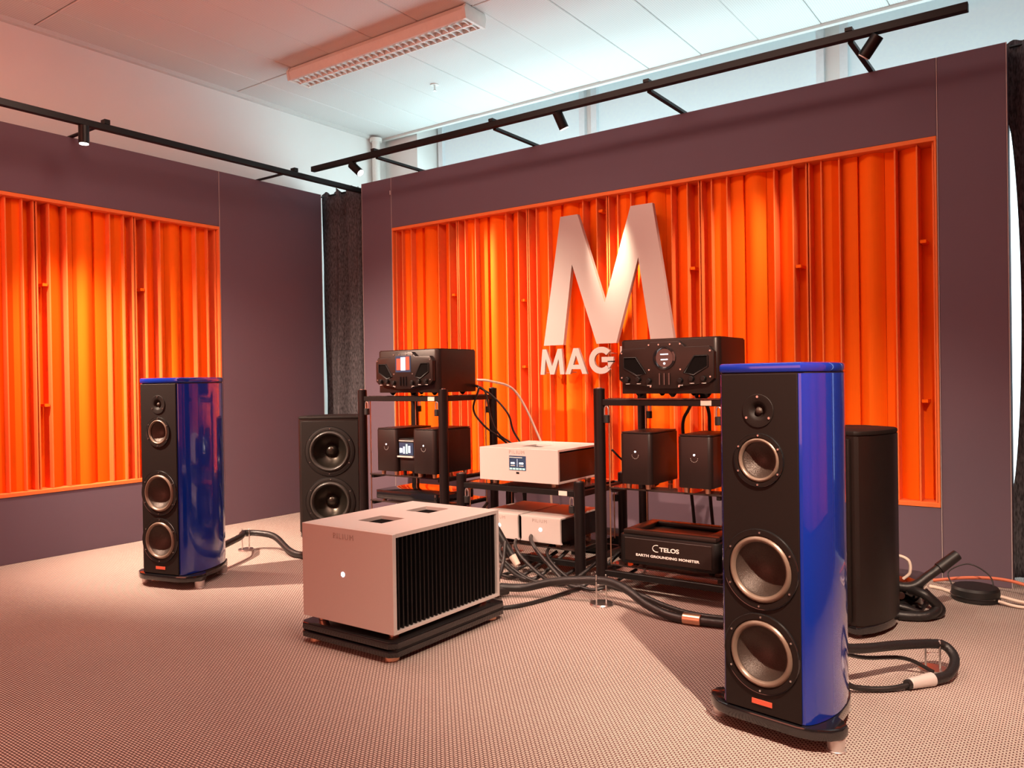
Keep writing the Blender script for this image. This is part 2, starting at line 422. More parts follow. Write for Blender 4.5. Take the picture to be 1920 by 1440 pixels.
partition('wall_left', 'Y', [
    ('wall_panel', (WX-LT, WX, LY1+0.006, 4.31, 0, HW-0.015)), ('wall_panel', (WX-LT, WX, -2.6, LY0-0.006, 0, HW-0.015)),
    ('wall_panel', (WX-LT, WX, LY0, LY1, LZ1, HW-0.015)), ('wall_panel', (WX-LT, WX, LY0, LY1, 0, LZ0)),
    ('backing', (WX-LT, WX-LT+0.02, LY0, LY1, LZ0, LZ1))],
    [('edge_strip', (WX-0.02, WX+0.001, LY1+0.001, LY1+0.005, 0, HW-0.015)), ('edge_strip', (WX-0.02, WX+0.001, 4.308, 4.312, 0, HW-0.015))])
RX = 0.50
RY0, RY1 = -0.2, 3.40
partition('wall_right', 'Y', [
    ('wall_panel', (RX, RX+LT, RY1, 4.2, 0, HW)), ('wall_panel', (RX, RX+LT, -2.6, RY0, 0, HW)),
    ('wall_panel', (RX, RX+LT, RY0, RY1, FZ1, HW)), ('wall_panel', (RX, RX+LT, RY0, RY1, 0, FZ0)),
    ('backing', (RX+LT-0.02, RX+LT, RY0, RY1, FZ0, FZ1))], [])
def frame(name, label, pts):
    f = empty(name, label, 'frame')
    for b in pts: box('frame_rail', 'orange_edge', f, *b, 0.001, 1)
    return f
frame('panel_frame', 'thin orange frame around the slatted panels on the front wall', [
    (FX0+.001, FX1-.001, WY-0.004, WY+0.165, FZ1-0.022, FZ1-0.001), (FX0+.001, FX1-.001, WY-0.004, WY+0.165, FZ0+0.001, FZ0+0.022),
    (FX0+.001, FX0+0.012, WY-0.003, WY+0.04, FZ0+0.022, FZ1-0.022), (FX1-0.012, FX1-.001, WY-0.003, WY+0.04, FZ0+0.022, FZ1-0.022)])
frame('panel_frame', 'thin orange frame around the slatted panels on the left wall', [
    (WX-0.165, WX+0.004, LY0+.001, LY1-.001, LZ1-0.022, LZ1-0.001), (WX-0.165, WX+0.004, LY0+.001, LY1-.001, LZ0+0.001, LZ0+0.022),
    (WX-0.04, WX+0.003, LY1-0.012, LY1-.001, LZ0+0.022, LZ1-0.022)])
hf = FZ1-FZ0-0.046
MODW = (FX1-FX0-0.026)/6
pf = make_panel_meshes(MODW, hf); ck = clip_mesh(MODW)
ords = ['leftmost orange slatted panel of the front wall, beside the grey curtain corner',
        'second orange slatted panel from the left on the front wall, behind the left rack',
        'orange slatted panel on the front wall behind the left foot of the large letter',
        'orange slatted panel on the front wall behind the right half of the large letter',
        'orange slatted panel on the front wall right of the large letter',
        'rightmost orange slatted panel of the front wall, next to the grey end panel']
cl = [[1.23], [1.15, 0.71], [1.66], [1.25], [1.205, 0.62], [1.27, 0.49]]
for i in range(6):
    place_panel(pf, ck, (FX0+0.013+MODW*i, WY+0.022, FZ0+0.023), 0, False, ords[i], 'orange slatted panels', cl[i])
for _, o in pf: bpy.data.objects.remove(o)
bpy.data.objects.remove(ck)
hl = LZ1-LZ0-0.046
MODW = 0.597
pl = make_panel_meshes(MODW, hl); ck = clip_mesh(MODW)
lo = ['orange slatted panel of the left wall nearest the corner, behind the left blue speaker',
      'orange slatted panel of the left wall, second from the corner, with two clips',
      'orange slatted panel of the left wall cut by the left edge of the photo']
for i in range(4):
    y = LY1-0.013-MODW*(i+1)
    lab = lo[i] if i < 3 else 'orange slatted panel of the left wall beyond the left edge of the photo'
    place_panel(pl, ck, (WX-0.022, y, LZ0+0.023), PI/2, True, lab, 'orange slatted panels', [[1.22], [1.20, 0.49], [0.8], [1.2]][i])
for i in range(6):
    y = RY1-0.002-MODW*i
    place_panel(pl, ck, (RX+0.022, y, FZ0+0.023), -PI/2, False, 'orange slatted panel of the right wall, outside the photo', 'orange slatted panels of the right wall', [])
for _, o in pl: bpy.data.objects.remove(o)
bpy.data.objects.remove(ck)

# curtains --------------------------------------------------------------------
def curtain(name, label, x0, x1, y, z0, z1, folds, amp, edge):
    t = empty(name, label, 'curtain', (x0, y, 0))
    bm = nb(); nu, nv = folds*12, 36
    grid = []
    for j in range(nv+1):
        v = j/nv; z = z0+(z1-z0)*v; row = []
        for i in range(nu+1):
            u = i/nu
            xl = x0+edge(v); x = xl+(x1-xl)*u + 0.010*math.sin(7*v+u*9)*u*(1-u)*2
            a = amp*(0.55+0.45*math.sin(3.1*u*folds+1.3))
            yy = y + a*math.sin(2*PI*folds*u + 0.9*math.sin(2.2*v+u*5)) + 0.012*math.sin(5*v+11*u)
            zz = z + (0.012*math.sin(2*PI*folds*u*1.7)+0.01*math.sin(23*u) if j == nv else 0)
            row.append(bm.verts.new((x-x0, yy-y, zz)))
        grid.append(row)
    for a, b in zip(grid, grid[1:]):
        for i in range(nu): bm.faces.new((a[i], a[i+1], b[i+1], b[i]))
    o = finish(bm, 'cloth', 'curtain', t, angle=180)
    md = o.modifiers.new('thickness', 'SOLIDIFY'); md.thickness = 0.003
    tube('curtain_rail', 'metal_black', t, [(0.01, 0, z1-0.02), (x1-x0-0.01, 0, z1-0.02)], 0.006, 6)
    return t
curtain('curtain', 'dark grey cloth curtain hanging in the corner between the two mauve walls', -5.072, -4.47, 4.42, 0.02, 2.53, 5, 0.040, lambda v: 0.012*(1-v))
curtain('curtain', 'dark grey cloth curtain at the right edge beside the bright gap', -0.292, 0.60, 4.46, 0.02, 2.55, 6, 0.028,
        lambda v: 0.045*max(0, math.sin(PI*min(1, max(0, (v-0.16)/0.70))))**0.6)

# light tracks ----------------------------------------------------------------
tf = empty('light_track', 'long black lighting track with arms above the front wall', 'light track', (-2.5, 3.88, 0))
def lx(x): return x+2.5
box('rail', 'metal_black', tf, lx(-4.53), lx(-0.39), -0.018, 0.018, 2.520, 2.556, 0.002, 1)
for x in (-3.90, -2.90, -1.873, -0.863):
    box('arm', 'metal_black', tf, lx(x-0.012), lx(x+0.012), 0.018, 4.40-3.88, 2.512, 2.530, 0.001, 1)
    box('arm_clamp', 'metal_black', tf, lx(x-0.016), lx(x+0.016), -0.022, 0.022, 2.556, 2.572)
tl = empty('light_track', 'black lighting track running above the left wall into the corner', 'light track', (-4.55, 2, 0))
box('rail', 'metal_black', tl, -0.018, 0.018, -3.2, 2.38, 2.458, 2.494, 0.002, 1)
for y in (3.731, 2.386, 0.9, -0.5):
    box('arm', 'metal_black', tl, WX-0.05+4.55, -0.018, y-2.012, y-1.988, 2.496, 2.506, 0.001, 1)
    box('arm_clamp', 'metal_black', tl, -0.022, 0.022, y-2.016, y-1.984, 2.494, 2.52)
tr = empty('light_track', 'black lighting track above the right wall, outside the photo', 'light track', (0.22, 1, 0))
box('rail', 'metal_black', tr, -0.018, 0.018, -2.2, 2.4, 2.520, 2.556, 0.002, 1)
for y in (0.2, 2.2): box('arm', 'metal_black', tr, 0.018, RX+0.03-0.22, y-1.012, y-0.988, 2.512, 2.530, 0.001, 1)
def spot_head(loc, direction, label, lit=True):
    t = empty('track_spotlight', label, 'spotlight', loc, 0, 'track spotlights')
    d = Vector(direction).normalized()
    cyl('stem', 'metal_black', t, (0, 0, 0), (0, 0, -0.035), 0.008, n=10)
    piv = Vector((0, 0, -0.045))
    a = piv-d*0.045; b = piv+d*0.055
    h = cyl('lamp_body', 'metal_black', t, a, b, 0.028, n=24, bev=0.002)
    cyl('lens', 'led_lens' if lit else 'lamp_white', h, b-d*0.001, b+d*0.004, 0.024, n=24)
    return Vector(loc)+b+d*0.03
# (beam sources sit just in front of each lens)
p = spot_head((-4.09, 3.88, 2.520), (0.72, 0.15, -0.66), 'small black track spotlight at the left end of the front track')
spot('front_track_beam_left', p, (-2.72, 4.25, 1.15), 380, (1.0, 0.80, 0.60), 52, 1.0)
p = spot_head((-2.42, 3.88, 2.520), (0.22, 0.42, -0.9), 'black track spotlight in the middle of the front track, aimed at the large letter')
spot('front_track_beam_middle', p, (-2.295, 4.30, 1.68), 330, (1.0, 0.86, 0.62), 27, 1.0)
p = spot_head((-0.77, 3.88, 2.520), (-0.62, 0.12, -0.75), 'black track spotlight near the right end of the front track, tilted left', False)
spot('front_track_beam_right', p, (-2.02, 4.34, 1.15), 120, WARM, 46, 1.0)
p = spot_head((-4.55, 2.262, 2.458), (0, 0, -1), 'black track spotlight pointing straight down on the left track')
spot('left_track_beam_wall', p, (-4.66, 2.50, 0.0), 190, WARM, 74, 1.0)
spot_head((-4.55, 1.28, 2.458), (0.4, 0.4, -0.8), 'black track spotlight on the left track outside the photo')
spot_head((0.22, 1.14, 2.520), (-0.4, 0.4, -0.8), 'black track spotlight on the right track outside the photo')

# ceiling fixture ---------------------------------------------------------------
fx = empty('fluorescent_fixture', 'white twin louvred fluorescent fixture mounted under the ceiling', 'ceiling light', (-3.70, 3.735, HC))
fl_ = 0.775
prof = [(-0.085, -0.005), (0.085, -0.005), (0.100, -0.035), (0.085, -0.085), (0.074, -0.088), (0.074, -0.066), (-0.074, -0.066), (-0.074, -0.088), (-0.085, -0.085), (-0.100, -0.035)]
bm = nb(); add_prism(bm, prof, -fl_, fl_, 'X'); finish(bm, 'housing', 'lamp_white', fx)
for s in (-1, 1):
    bm = nb(); add_prism(bm, [(-0.09, -0.003), (0.09, -0.003), (0.106, -0.03), (0.092, -0.090), (-0.092, -0.090), (-0.106, -0.03)], s*fl_ if s > 0 else -fl_-0.022, s*fl_+0.022 if s > 0 else -fl_, 'X', 0.003)
    finish(bm, 'end_cap', 'lamp_white', fx)
bm = nb(); add_box(bm, -fl_, fl_, -0.004, 0.004, -0.092, -0.066); finish(bm, 'centre_rib', 'louvre', fx)
bl = None
for i in range(29):
    x = -fl_+0.024+i*(2*fl_-0.048)/28
    if bl is None:
        bm = nb(); add_prism(bm, [(-0.073, -0.067), (-0.073, -0.091), (-0.038, -0.086), (-0.004, -0.091), (-0.004, -0.067)], -0.003, 0.003, 'X')
        add_prism(bm, [(0.073, -0.067), (0.073, -0.091), (0.038, -0.086), (0.004, -0.091), (0.004, -0.067)], -0.003, 0.003, 'X')
        bl = finish(bm, 'louvre_blade', 'louvre', fx); bl.location = (x, 0, 0)
    else:
        c = bl.copy(); COL.objects.link(c); c.parent = fx; c.location = (x, 0, 0)
for y in (-0.037, 0.037): cyl('fluorescent_tube', 'lamp_white', fx, (-fl_+0.01, y, -0.071), (fl_-0.01, y, -0.071), 0.006, n=10)
fx2 = copy_tree(fx); fx2.location = (-2.2, 2.2, HC); fx2['label'] = 'added white louvred fixture overhead, unseen body for the fill light'  # fixture copy added as a body for the overhead fill
spot_head((-2.1, 1.50, HC), (-0.05, 0.5, -0.7), 'added black spotlight head overhead, unseen body for the fill beam')  # head added as a body for the middle fill spot
sp = empty('sprinkler_head', 'small metal sprinkler head on a white rose in the ceiling', 'sprinkler', (-3.895, 4.504, HC))
cyl('rose', 'lamp_white', sp, (0, 0, -0.008), (0, 0, 0), 0.030, n=20)
cyl('nozzle', 'chrome', sp, (0, 0, -0.045), (0, 0, -0.008), 0.007, n=10)
cyl('deflector', 'chrome', sp, (0, 0, -0.050), (0, 0, -0.045), 0.014, n=12)

# ------------------------------------------------------------------ wall letters
LYF = 4.236
def letter(name, polys, label, group=None, th=0.03):
    xs = [q[0] for pl in polys for q in pl]; x0 = (min(xs)+max(xs))/2
    bm = nb()
    for pl in polys: add_prism(bm, [(a-x0, b) for a, b in pl], 0, th, 'Y', 0.0)
    o = finish(bm, name, 'sign', None, smooth=False)
    o.location = (x0, LYF, 0)
    P0 = polys[0]; n = len(P0); mid = lambda a, b, dz: ((P0[a][0]+P0[b][0])/2, (P0[a][1]+P0[b][1])/2+dz)
    if n > 30: pins = [mid(0, n-1, 0.0)]
    elif th > 0.025: pins = [mid(0, 1, 0.04), mid(6, 7, 0.04), mid(8, 9, -0.04), mid(11, 12, -0.04)]
    else: pins = [mid(0, 1, 0.012)]
    for px, pz in pins: cyl('standoff_pin', 'sign', o, (px-x0, th, pz), (px-x0, 4.341-LYF, pz), 0.003, n=8)
    tag(o, label, 'wall letter', group); return o
bigM = [(-2.789, 1.209), (-2.644, 1.209), (-2.573, 1.703), (-2.407, 1.207), (-2.273, 1.207), (-2.121, 1.701), (-2.048, 1.207), (-1.902, 1.207),
        (-2.026, 2.006), (-2.166, 2.006), (-2.347, 1.452), (-2.528, 2.006), (-2.652, 2.006)]
letter('capital_letter', [bigM], 'very large silver metal letter M fixed in front of the orange wall')
zb, zt = 1.026, 1.186
def sc(pts, x0, x1): return [(x0+(x1-x0)*a, zb+(zt-zb)*b) for a, b in pts]
def arcpts(cx, cz, rx, rz, a0, a1, n): return [(cx+rx*math.cos(math.radians(a0+(a1-a0)*i/n)), cz+rz*math.sin(math.radians(a0+(a1-a0)*i/n))) for i in range(n+1)]
def ringpoly(cx, rx, a0, a1, w=0.036, n=28):
    cz = (zb+zt)/2; rz = (zt-zb)/2+0.002
    o = arcpts(cx, cz, rx, rz, a0, a1, n); i = arcpts(cx, cz, rx-w, rz-w, a1, a0, n)
    return o+i
sm = [(0, 0), (0.17, 0), (0.23, 0.62), (0.42, 0), (0.58, 0), (0.77, 0.62), (0.83, 0), (1, 0), (0.90, 1), (0.74, 1), (0.5, 0.32), (0.26, 1), (0.10, 1)]
letter('small_letter', [sc(sm, -2.818, -2.640)], 'small silver letter M, first of the row under the large letter', 'small silver wall letters', 0.02)
A = [[(0, 0), (0.24, 0), (0.60, 1), (0.40, 1)], [(0.76, 0), (1, 0), (0.60, 1), (0.40, 1)], [(0.22, 0.20), (0.78, 0.20), (0.70, 0.38), (0.30, 0.38)]]
letter('small_letter', [sc([(0, 0), (0.22, 0), (0.295, 0.19), (0.705, 0.19), (0.78, 0), (1, 0), (0.61, 1), (0.50, 1), (0.50, 0.72), (0.635, 0.36), (0.365, 0.36), (0.50, 0.72), (0.50, 1), (0.39, 1)], -2.632, -2.476)], 'small silver letter A, second of the row under the large letter', 'small silver wall letters', 0.02)
cx = -2.378
letter('small_letter', [ringpoly(cx, 0.083, 42, 318), [(cx+0.004, zb+0.068), (cx+0.084, zb+0.068), (cx+0.084, zb+0.10), (cx+0.004, zb+0.10)], [(cx+0.048, zb+0.025), (cx+0.084, zb+0.068), (cx+0.084, zb+0.075), (cx+0.045, zb+0.075)]],
       'small silver letter G, third of the row, beside the black device', 'small silver wall letters', 0.02)
letter('small_letter', [[(-2.247, zb), (-2.212, zb), (-2.212, zt), (-2.247, zt)]], 'small silver letter I, hidden behind the black device on the right rack', 'small silver wall letters', 0.02)
letter('small_letter', [ringpoly(-2.128, 0.083, 45, 315)], 'small silver letter C, hidden behind the black device on the right rack', 'small silver wall letters', 0.02)
letter('small_letter', [ringpoly(-1.945, 0.083, 0, 179.99), ringpoly(-1.945, 0.083, 180, 359.99)], 'small silver letter O, hidden behind the black device on the right rack', 'small silver wall letters', 0.02)

# ------------------------------------------------------------------ loudspeakers
def driver(parent, name, cx, cz, y, r, cap, sm='surround', cm='cone'):
    """front-facing (-Y) driver; flange, surround and cone are separate parts of the driver"""
    mt = at(cx, y, cz) @ Matrix.Rotation(PI/2, 4, 'X')         # local Z -> -Y
    bm = nb(); add_lathe(bm, [(r, -0.001), (r, 0.0035), (r*0.985, 0.005), (r*0.86, 0.005), (r*0.84, 0.002), (r*0.84, -0.012)], mt, 48)
    root = finish(bm, name, 'baffle', parent)
    bm = nb()
    pr = [(r*0.84, 0.001)] + [(r*(0.84-0.16*i/8), 0.001+0.085*r*math.sin(PI*i/8)) for i in range(1, 8)] + [(r*0.68, 0.000)]
    add_lathe(bm, pr, mt, 48); finish(bm, 'surround', sm, root)
    bm = nb(); add_lathe(bm, [(r*0.68, 0.000), (r*0.665, -0.006), (r*0.50, -0.20*r), (r*0.34, -0.34*r), (r*0.18, -0.42*r), (r*0.08, -0.445*r), (0, -0.45*r)], mt, 48)
    finish(bm, 'cone', cm, root)
    bm = nb(); add_lathe(bm, [(r*1.000, 0.0), (r*1.018, 0.0), (r*1.018, 0.003), (r*1.005, 0.0055), (r*0.992, 0.005)], mt, 56); finish(bm, 'trim_ring', 'metal_black' if cap else 'black_gloss', root)
    if cap:
        bm = nb(); add_lathe(bm, [(r*cap, -0.38*r+0.0), (r*cap*0.9, -0.38*r+r*cap*0.35), (r*cap*0.5, -0.38*r+r*cap*0.7), (0, -0.38*r+r*cap*0.8)], mt, 24)
        finish(bm, 'dust_cap', cm, root)
    bm = nb()
    for k in range(6):
        a = 2*PI*k/6+0.5
        add_cyl(bm, (cx+r*0.925*math.cos(a), y-0.004, cz+r*0.925*math.sin(a)), (cx+r*0.925*math.cos(a), y-0.0075, cz+r*0.925*math.sin(a)), 0.0028, n=8)
    finish(bm, 'screws', 'chrome', root)['kind'] = 'stuff'
    return root
def tweeter(parent, cx, cz, y, r):
    mt = at(cx, y, cz) @ Matrix.Rotation(PI/2, 4, 'X')
    bm = nb(); add_lathe(bm, [(r, -0.001), (r, 0.002), (r*0.98, 0.003), (r*0.62, 0.003), (r*0.50, 0.001), (r*0.40, -0.004), (r*0.30, -0.009), (0, -0.010)], mt, 48)
    t = finish(bm, 'tweeter', 'baffle', parent)
    bm = nb(); add_lathe(bm, [(r*0.24, -0.009)]+[(r*0.24*math.cos(PI/2*i/6), -0.009+r*0.24*math.sin(PI/2*i/6)) for i in range(1, 7)], mt, 24)
    finish(bm, 'dome', 'cone', t)
    bm = nb()
    for k in range(3):
        a = PI/2+2*PI*k/3
        add_cyl(bm, (cx+r*0.84*math.cos(a), y-0.002, cz+r*0.84*math.sin(a)), (cx+r*0.84*math.cos(a), y-0.005, cz+r*0.84*math.sin(a)), 0.0035, n=8)
    finish(bm, 'screws', 'chrome', t)['kind'] = 'stuff'
    return t
def cabinet_outline(g=0.0, y0=0.0):
    R = [(0.108, 0.0), (0.119, 0.003), (0.129, 0.014), (0.137, 0.034), (0.144, 0.066), (0.148, 0.10), (0.148, 0.135), (0.145, 0.17), (0.138, 0.215),
         (0.126, 0.26), (0.109, 0.305), (0.088, 0.345), (0.062, 0.375), (0.045, 0.385)]
    R = [(x+g, y+(y0 if i < 2 else 0)) for i, (x, y) in enumerate(R)]
    return R + [(-x, y) for x, y in reversed(R)]
def make_speaker(label, loc, rz):
    t = empty('floor_speaker', label, 'loudspeaker', (0, 0, 0), 0, 'pair of blue floor-standing speakers')
    bm = nb(); add_prism(bm, cabinet_outline(), 0.070, 1.004, 'Z'); cab = finish(bm, 'cabinet', 'blue', t, angle=22)
    bm = nb(); add_prism(bm, cabinet_outline(0.001, -0.006), 1.007, 1.034, 'Z', 0.008); finish(bm, 'top_cap', 'blue', t, angle=30)
    bm = nb(); add_prism(bm, cabinet_outline(-0.004, 0.004), 1.003, 1.008, 'Z'); finish(bm, 'cap_gasket', 'rubber', t)
    baf = box('baffle', 'baffle', t, -0.112, 0.112, -0.008, 0.0, 0.072, 1.004, 0.0012, 1)
    Y = -0.008
    cut_round([baf, cab], [(0, -0.03, 0.06, 0.903, 0.036), (0, -0.03, 0.075, 0.768, 0.061), (0, -0.03, 0.09, 0.468, 0.0935), (0, -0.03, 0.09, 0.236, 0.0935)])
    tweeter(t, 0, 0.903, Y, 0.046)
    driver(t, 'midrange_driver', 0, 0.768, Y, 0.073, 0)
    driver(t, 'woofer', 0, 0.468, Y, 0.1095, 0)
    driver(t, 'woofer', 0, 0.236, Y, 0.1095, 0)
    b = box('badge', 'red_badge', t, -0.030, 0.030, -0.0105, -0.0078, 0.094, 0.108, 0.0005, 1); b['label'] = 'red metal name plate'
    H = [(0.0, -0.014), (0.10, -0.014), (0.140, -0.004), (0.178, 0.022), (0.197, 0.052), (0.197, 0.085), (0.180, 0.105), (0.158, 0.122), (0.149, 0.17), (0.141, 0.22), (0.128, 0.27), (0.110, 0.315), (0.090, 0.355), (0.060, 0.390)]
    bm = nb(); add_prism(bm, H[1:]+[(-x, y) for x, y in reversed(H[1:])], 0.036, 0.068, 'Z', 0.006); finish(bm, 'plinth', 'black_gloss', t)
    for x, y in ((-0.172, 0.066), (0.172, 0.066), (-0.075, 0.335), (0.075, 0.335)):
        bm = nb(); add_cyl(bm, (x, y, 0.003), (x, y, 0.037), 0.022, 0.024, 24, 0.002); add_cyl(bm, (x, y, 0.0), (x, y, 0.004), 0.026, n=24, bev=0.001)
        finish(bm, 'foot', 'brushed', t)
    box('terminal_plate', 'metal_black', t, -0.035, 0.035, 0.383, 0.390, 0.13, 0.30, 0.003, 1)
    t.location = loc; t.rotation_euler = (0, 0, rz)
    return t
make_speaker('glossy blue floor speaker with black front, standing nearest at the right', (-0.731, 2.182, 0), math.radians(-9.5))
make_speaker('glossy blue floor speaker with black front, standing at the left wall', (-3.704, 2.182, 0), math.radians(14))

def make_sub(label, loc, rz):
    t = empty('subwoofer', label, 'subwoofer', (0, 0, 0), 0, 'pair of black subwoofers')
    hw = 0.205
    R = [(hw-0.030, 0.0), (hw-0.012, 0.005), (hw-0.003, 0.018), (hw, 0.035), (hw+0.002, 0.08), (hw-0.008, 0.14), (hw-0.035, 0.22), (hw-0.085, 0.30), (hw-0.13, 0.335)]
    ol = R+[(-x, y) for x, y in reversed(R)]
    bm = nb(); add_prism(bm, ol, 0.055, 0.765, 'Z'); cab = finish(bm, 'cabinet', 'sub_case', t, angle=25)
    bm = nb(); add_prism(bm, [(x*1.002, y-0.001) for x, y in ol], 0.768, 0.785, 'Z', 0.004); finish(bm, 'top_cap', 'baffle', t, angle=25)
    bm = nb(); add_prism(bm, [(x*0.985, y*0.985+0.002) for x, y in ol], 0.020, 0.052, 'Z', 0.004); finish(bm, 'plinth', 'black_gloss', t, angle=25)
    for za, zb_ in ((0.764, 0.769), (0.051, 0.056)):
        bm = nb(); add_prism(bm, [(x*0.975, y*0.98+0.004) for x, y in ol], za, zb_, 'Z'); finish(bm, 'shadow_gap', 'rubber', t)
    baf = box('baffle', 'baffle', t, -0.18, 0.18, -0.012, 0.0, 0.065, 0.755, 0.003, 2)
    cut_round([baf, cab], [(0, -0.03, 0.13, 0.565, 0.135), (0, -0.03, 0.13, 0.245, 0.135)])
    for cz in (0.565, 0.245): driver(t, 'woofer', 0, cz, -0.012, 0.154, 0.26, 'sub_surround', 'sub_cone')
    for x, y in ((-0.16, 0.05), (0.16, 0.05), (-0.09, 0.28), (0.09, 0.28)):
        cyl('foot', 'chrome', t, (x, y, 0), (x, y, 0.021), 0.010, 0.020, 16)
    t.location = loc; t.rotation_euler = (0, 0, rz)
    return t
make_sub('black subwoofer with two round drivers, between the left speaker and the left rack', (-3.885, 3.43, 0), math.radians(35.8))
make_sub('black rounded subwoofer standing behind the right blue speaker', (-0.874, 3.275, 0), math.radians(-33))

# ------------------------------------------------------------------ power amplifier on its platform
plat = empty('amplifier_platform', 'black two-layer isolation platform under the big silver power amplifier', 'platform', (-2.235, 2.36, 0))
for z0, z1, g in ((0.022, 0.046, 0.0), (0.052, 0.078, 0.0)):
    bm = nb(); c = 0.025
    ol = [(-0.252+c, -0.338), (0.252-c, -0.338), (0.252, -0.338+c), (0.252, 0.338-c), (0.252-c, 0.338), (-0.252+c, 0.338), (-0.252, 0.338-c), (-0.252, -0.338+c)]
    add_prism(bm, ol, z0, z1, 'Z', 0.004); finish(bm, 'board', 'black_gloss', plat)
bm = nb(); add_box(bm, -0.25, 0.25, -0.32, 0.32, 0.0455, 0.0525); finish(bm, 'spacer', 'metal_black', plat)
for x in (-0.20, 0.20):
    for y in (-0.29, 0.29): cyl('foot', 'copper', plat, (x, y, 0), (x, y, 0.023), 0.028, 0.026, 20, 0.002)
amp = empty('power_amplifier', 'big silver power amplifier with black side fins, in the middle of the floor', 'amplifier', (-2.235, 2.352, 0))
ax, ay0, ay1, az0, az1 = 0.242, -0.314, 0.314, 0.100, 0.458
box('front_plate', 'silver', amp, -ax, ax, ay0, ay0+0.018, az0, az1, 0.0015, 1)
box('rear_plate', 'silver', amp, -ax, ax, ay1-0.014, ay1, az0, az1, 0.0015, 1)
box('bottom_plate', 'silver', amp, -ax, ax, ay0+0.018, ay1-0.014, az0, az0+0.012, 0.001, 1)
box('inner_case', 'black_gap', amp, -ax+0.05, ax-0.05, ay0+0.02, ay1-0.02, az0+0.013, az1-0.016)
# top plate with two square wells
bm = nb()
wells = [(-0.02-0.065, -0.02+0.065, -0.17, -0.04), (-0.02-0.065, -0.02+0.065, 0.10, 0.23)]
t0, t1 = az1-0.014, az1
X = [-ax, wells[0][0], wells[0][1], ax]; Yb = [ay0+0.018, wells[0][2], wells[0][3], wells[1][2], wells[1][3], ay1-0.014]
for i in range(3):
    for j in range(5):
        if i == 1 and j in (1, 3): continue
        add_box(bm, X[i], X[i+1], Yb[j], Yb[j+1], t0, t1)
bmesh.ops.remove_doubles(bm, verts=bm.verts, dist=1e-5)
finish(bm, 'top_plate', 'silver', amp, smooth=False)
for w in wells: box('vent_grille', 'metal_black', amp, w[0], w[1], w[2], w[3], t0-0.012, t0-0.006)
fin = None
for s in (-1, 1):
    for i in range(26):
        y = ay0+0.034+i*(ay1-ay0-0.062)/25
        if fin is None:
            bm = nb(); add_box(bm, -0.026, 0.026, -0.0035, 0.0035, az0+0.014, az1-0.016); fin = finish(bm, 'heatsink_fin', 'metal_black', amp)
            o = fin
        else:
            o = fin.copy(); COL.objects.link(o); o.parent = amp
        o.location = (s*(ax-0.032), y, 0)
bm = nb(); add_cyl(bm, (-0.015, ay0-0.001, 0.285), (-0.015, ay0+0.001, 0.285), 0.0095, n=20); finish(bm, 'power_button_light', 'led', amp)['label'] = 'round white glowing power light'
text('engraved_name', 'PILIUM', 0.030, 'silver_text', amp, at(-0.01, ay0-0.0008, 0.425) @ FRONT, 0.0005, space=1.3)
for x in (-0.19, 0.19):
    for y in (-0.26, 0.26): cyl('foot', 'copper', amp, (x, y, 0.079), (x, y, 0.1005), 0.018, 0.020, 16)

# ------------------------------------------------------------------ racks
def rack(label, x0, x1, y0, y1, h, shelves, top_bar, bottom_bar, plate_x=None):
    """round posts at four corners, square beams, hanging shelf frames with glass; local origin = front-left post"""
    t = empty('equipment_rack', label, 'equipment rack', (x0, y0, 0))
    W, D = x1-x0, y1-y0
    for x, y, r in ((0, 0, 0.027), (W, 0, 0.027), (0, D, 0.024), (W, D, 0.024)):
        p = cyl('post', 'post', t, (x, y, 0.035), (x, y, h), r, n=28, bev=0.003)
        cyl('post_cap', 'chrome', p, (x, y, h), (x, y, h+0.004), r*0.55, n=16)
        bm = nb(); add_cyl(bm, (x, y, 0.006), (x, y, 0.036), 0.008, 0.014, 14); add_cyl(bm, (x, y, 0), (x, y, 0.007), 0.022, n=20, bev=0.001)
        finish(bm, 'spike_foot', 'chrome', p)
    for z in (top_bar, bottom_bar):
        for yy in (0, D): box('cross_beam', 'metal_black', t, 0.022, W-0.022, yy-0.012, yy+0.012, z-0.014, z+0.014, 0.002, 1)
        for xx in (0, W): box('side_beam', 'metal_black', t, xx-0.012, xx+0.012, 0.022, D-0.022, z-0.014, z+0.014, 0.002, 1)
    for k, z in enumerate(shelves):
        for xx in (0.055, W-0.055): box('shelf_rail', 'metal_black', t, xx-0.010, xx+0.010, 0.02, D-0.02, z-0.026, z-0.008, 0.002, 1)
        box('glass_shelf', 'glass', t, 0.04, W-0.04, 0.012, D-0.012, z-0.008, z, 0.001, 1)
    # hanging rods with bright ends, shackles under the top beam
    zt = top_bar
    zlow = min(shelves)-0.01
    for xx in (0.034, W-0.034):
        for yy in (0.03, D-0.03):
            tube('hanging_rod', 'copper', t, [(xx, yy, zlow), (xx, yy, zt-0.01)], 0.0035, 8)
    for xx, yy in ((0.040, 0.0), (W-0.040, 0.0), (0.04, D), (W-0.04, D)):
        bm = nb(); pts = [(xx-0.010, yy-0.004, zt-0.062), (xx-0.010, yy-0.004, zt-0.032), (xx-0.006, yy-0.004, zt-0.020), (xx, yy-0.004, zt-0.016), (xx+0.006, yy-0.004, zt-0.020), (xx+0.010, yy-0.004, zt-0.032), (xx+0.010, yy-0.004, zt-0.062)]
        add_tube(bm, pts, 0.004, 8, 4); sh = finish(bm, 'shackle', 'chrome', t, angle=60)
        cyl('shackle_body', 'rubber', sh, (xx, yy-0.004, zt-0.095), (xx, yy-0.004, zt-0.058), 0.016, n=14, bev=0.002)
    if plate_x is not None:
        box('name_plate', 'label', t, plate_x-0.024, plate_x+0.024, -0.0145, -0.0118, top_bar-0.011, top_bar+0.012)['label'] = 'pale name plate'
    return t
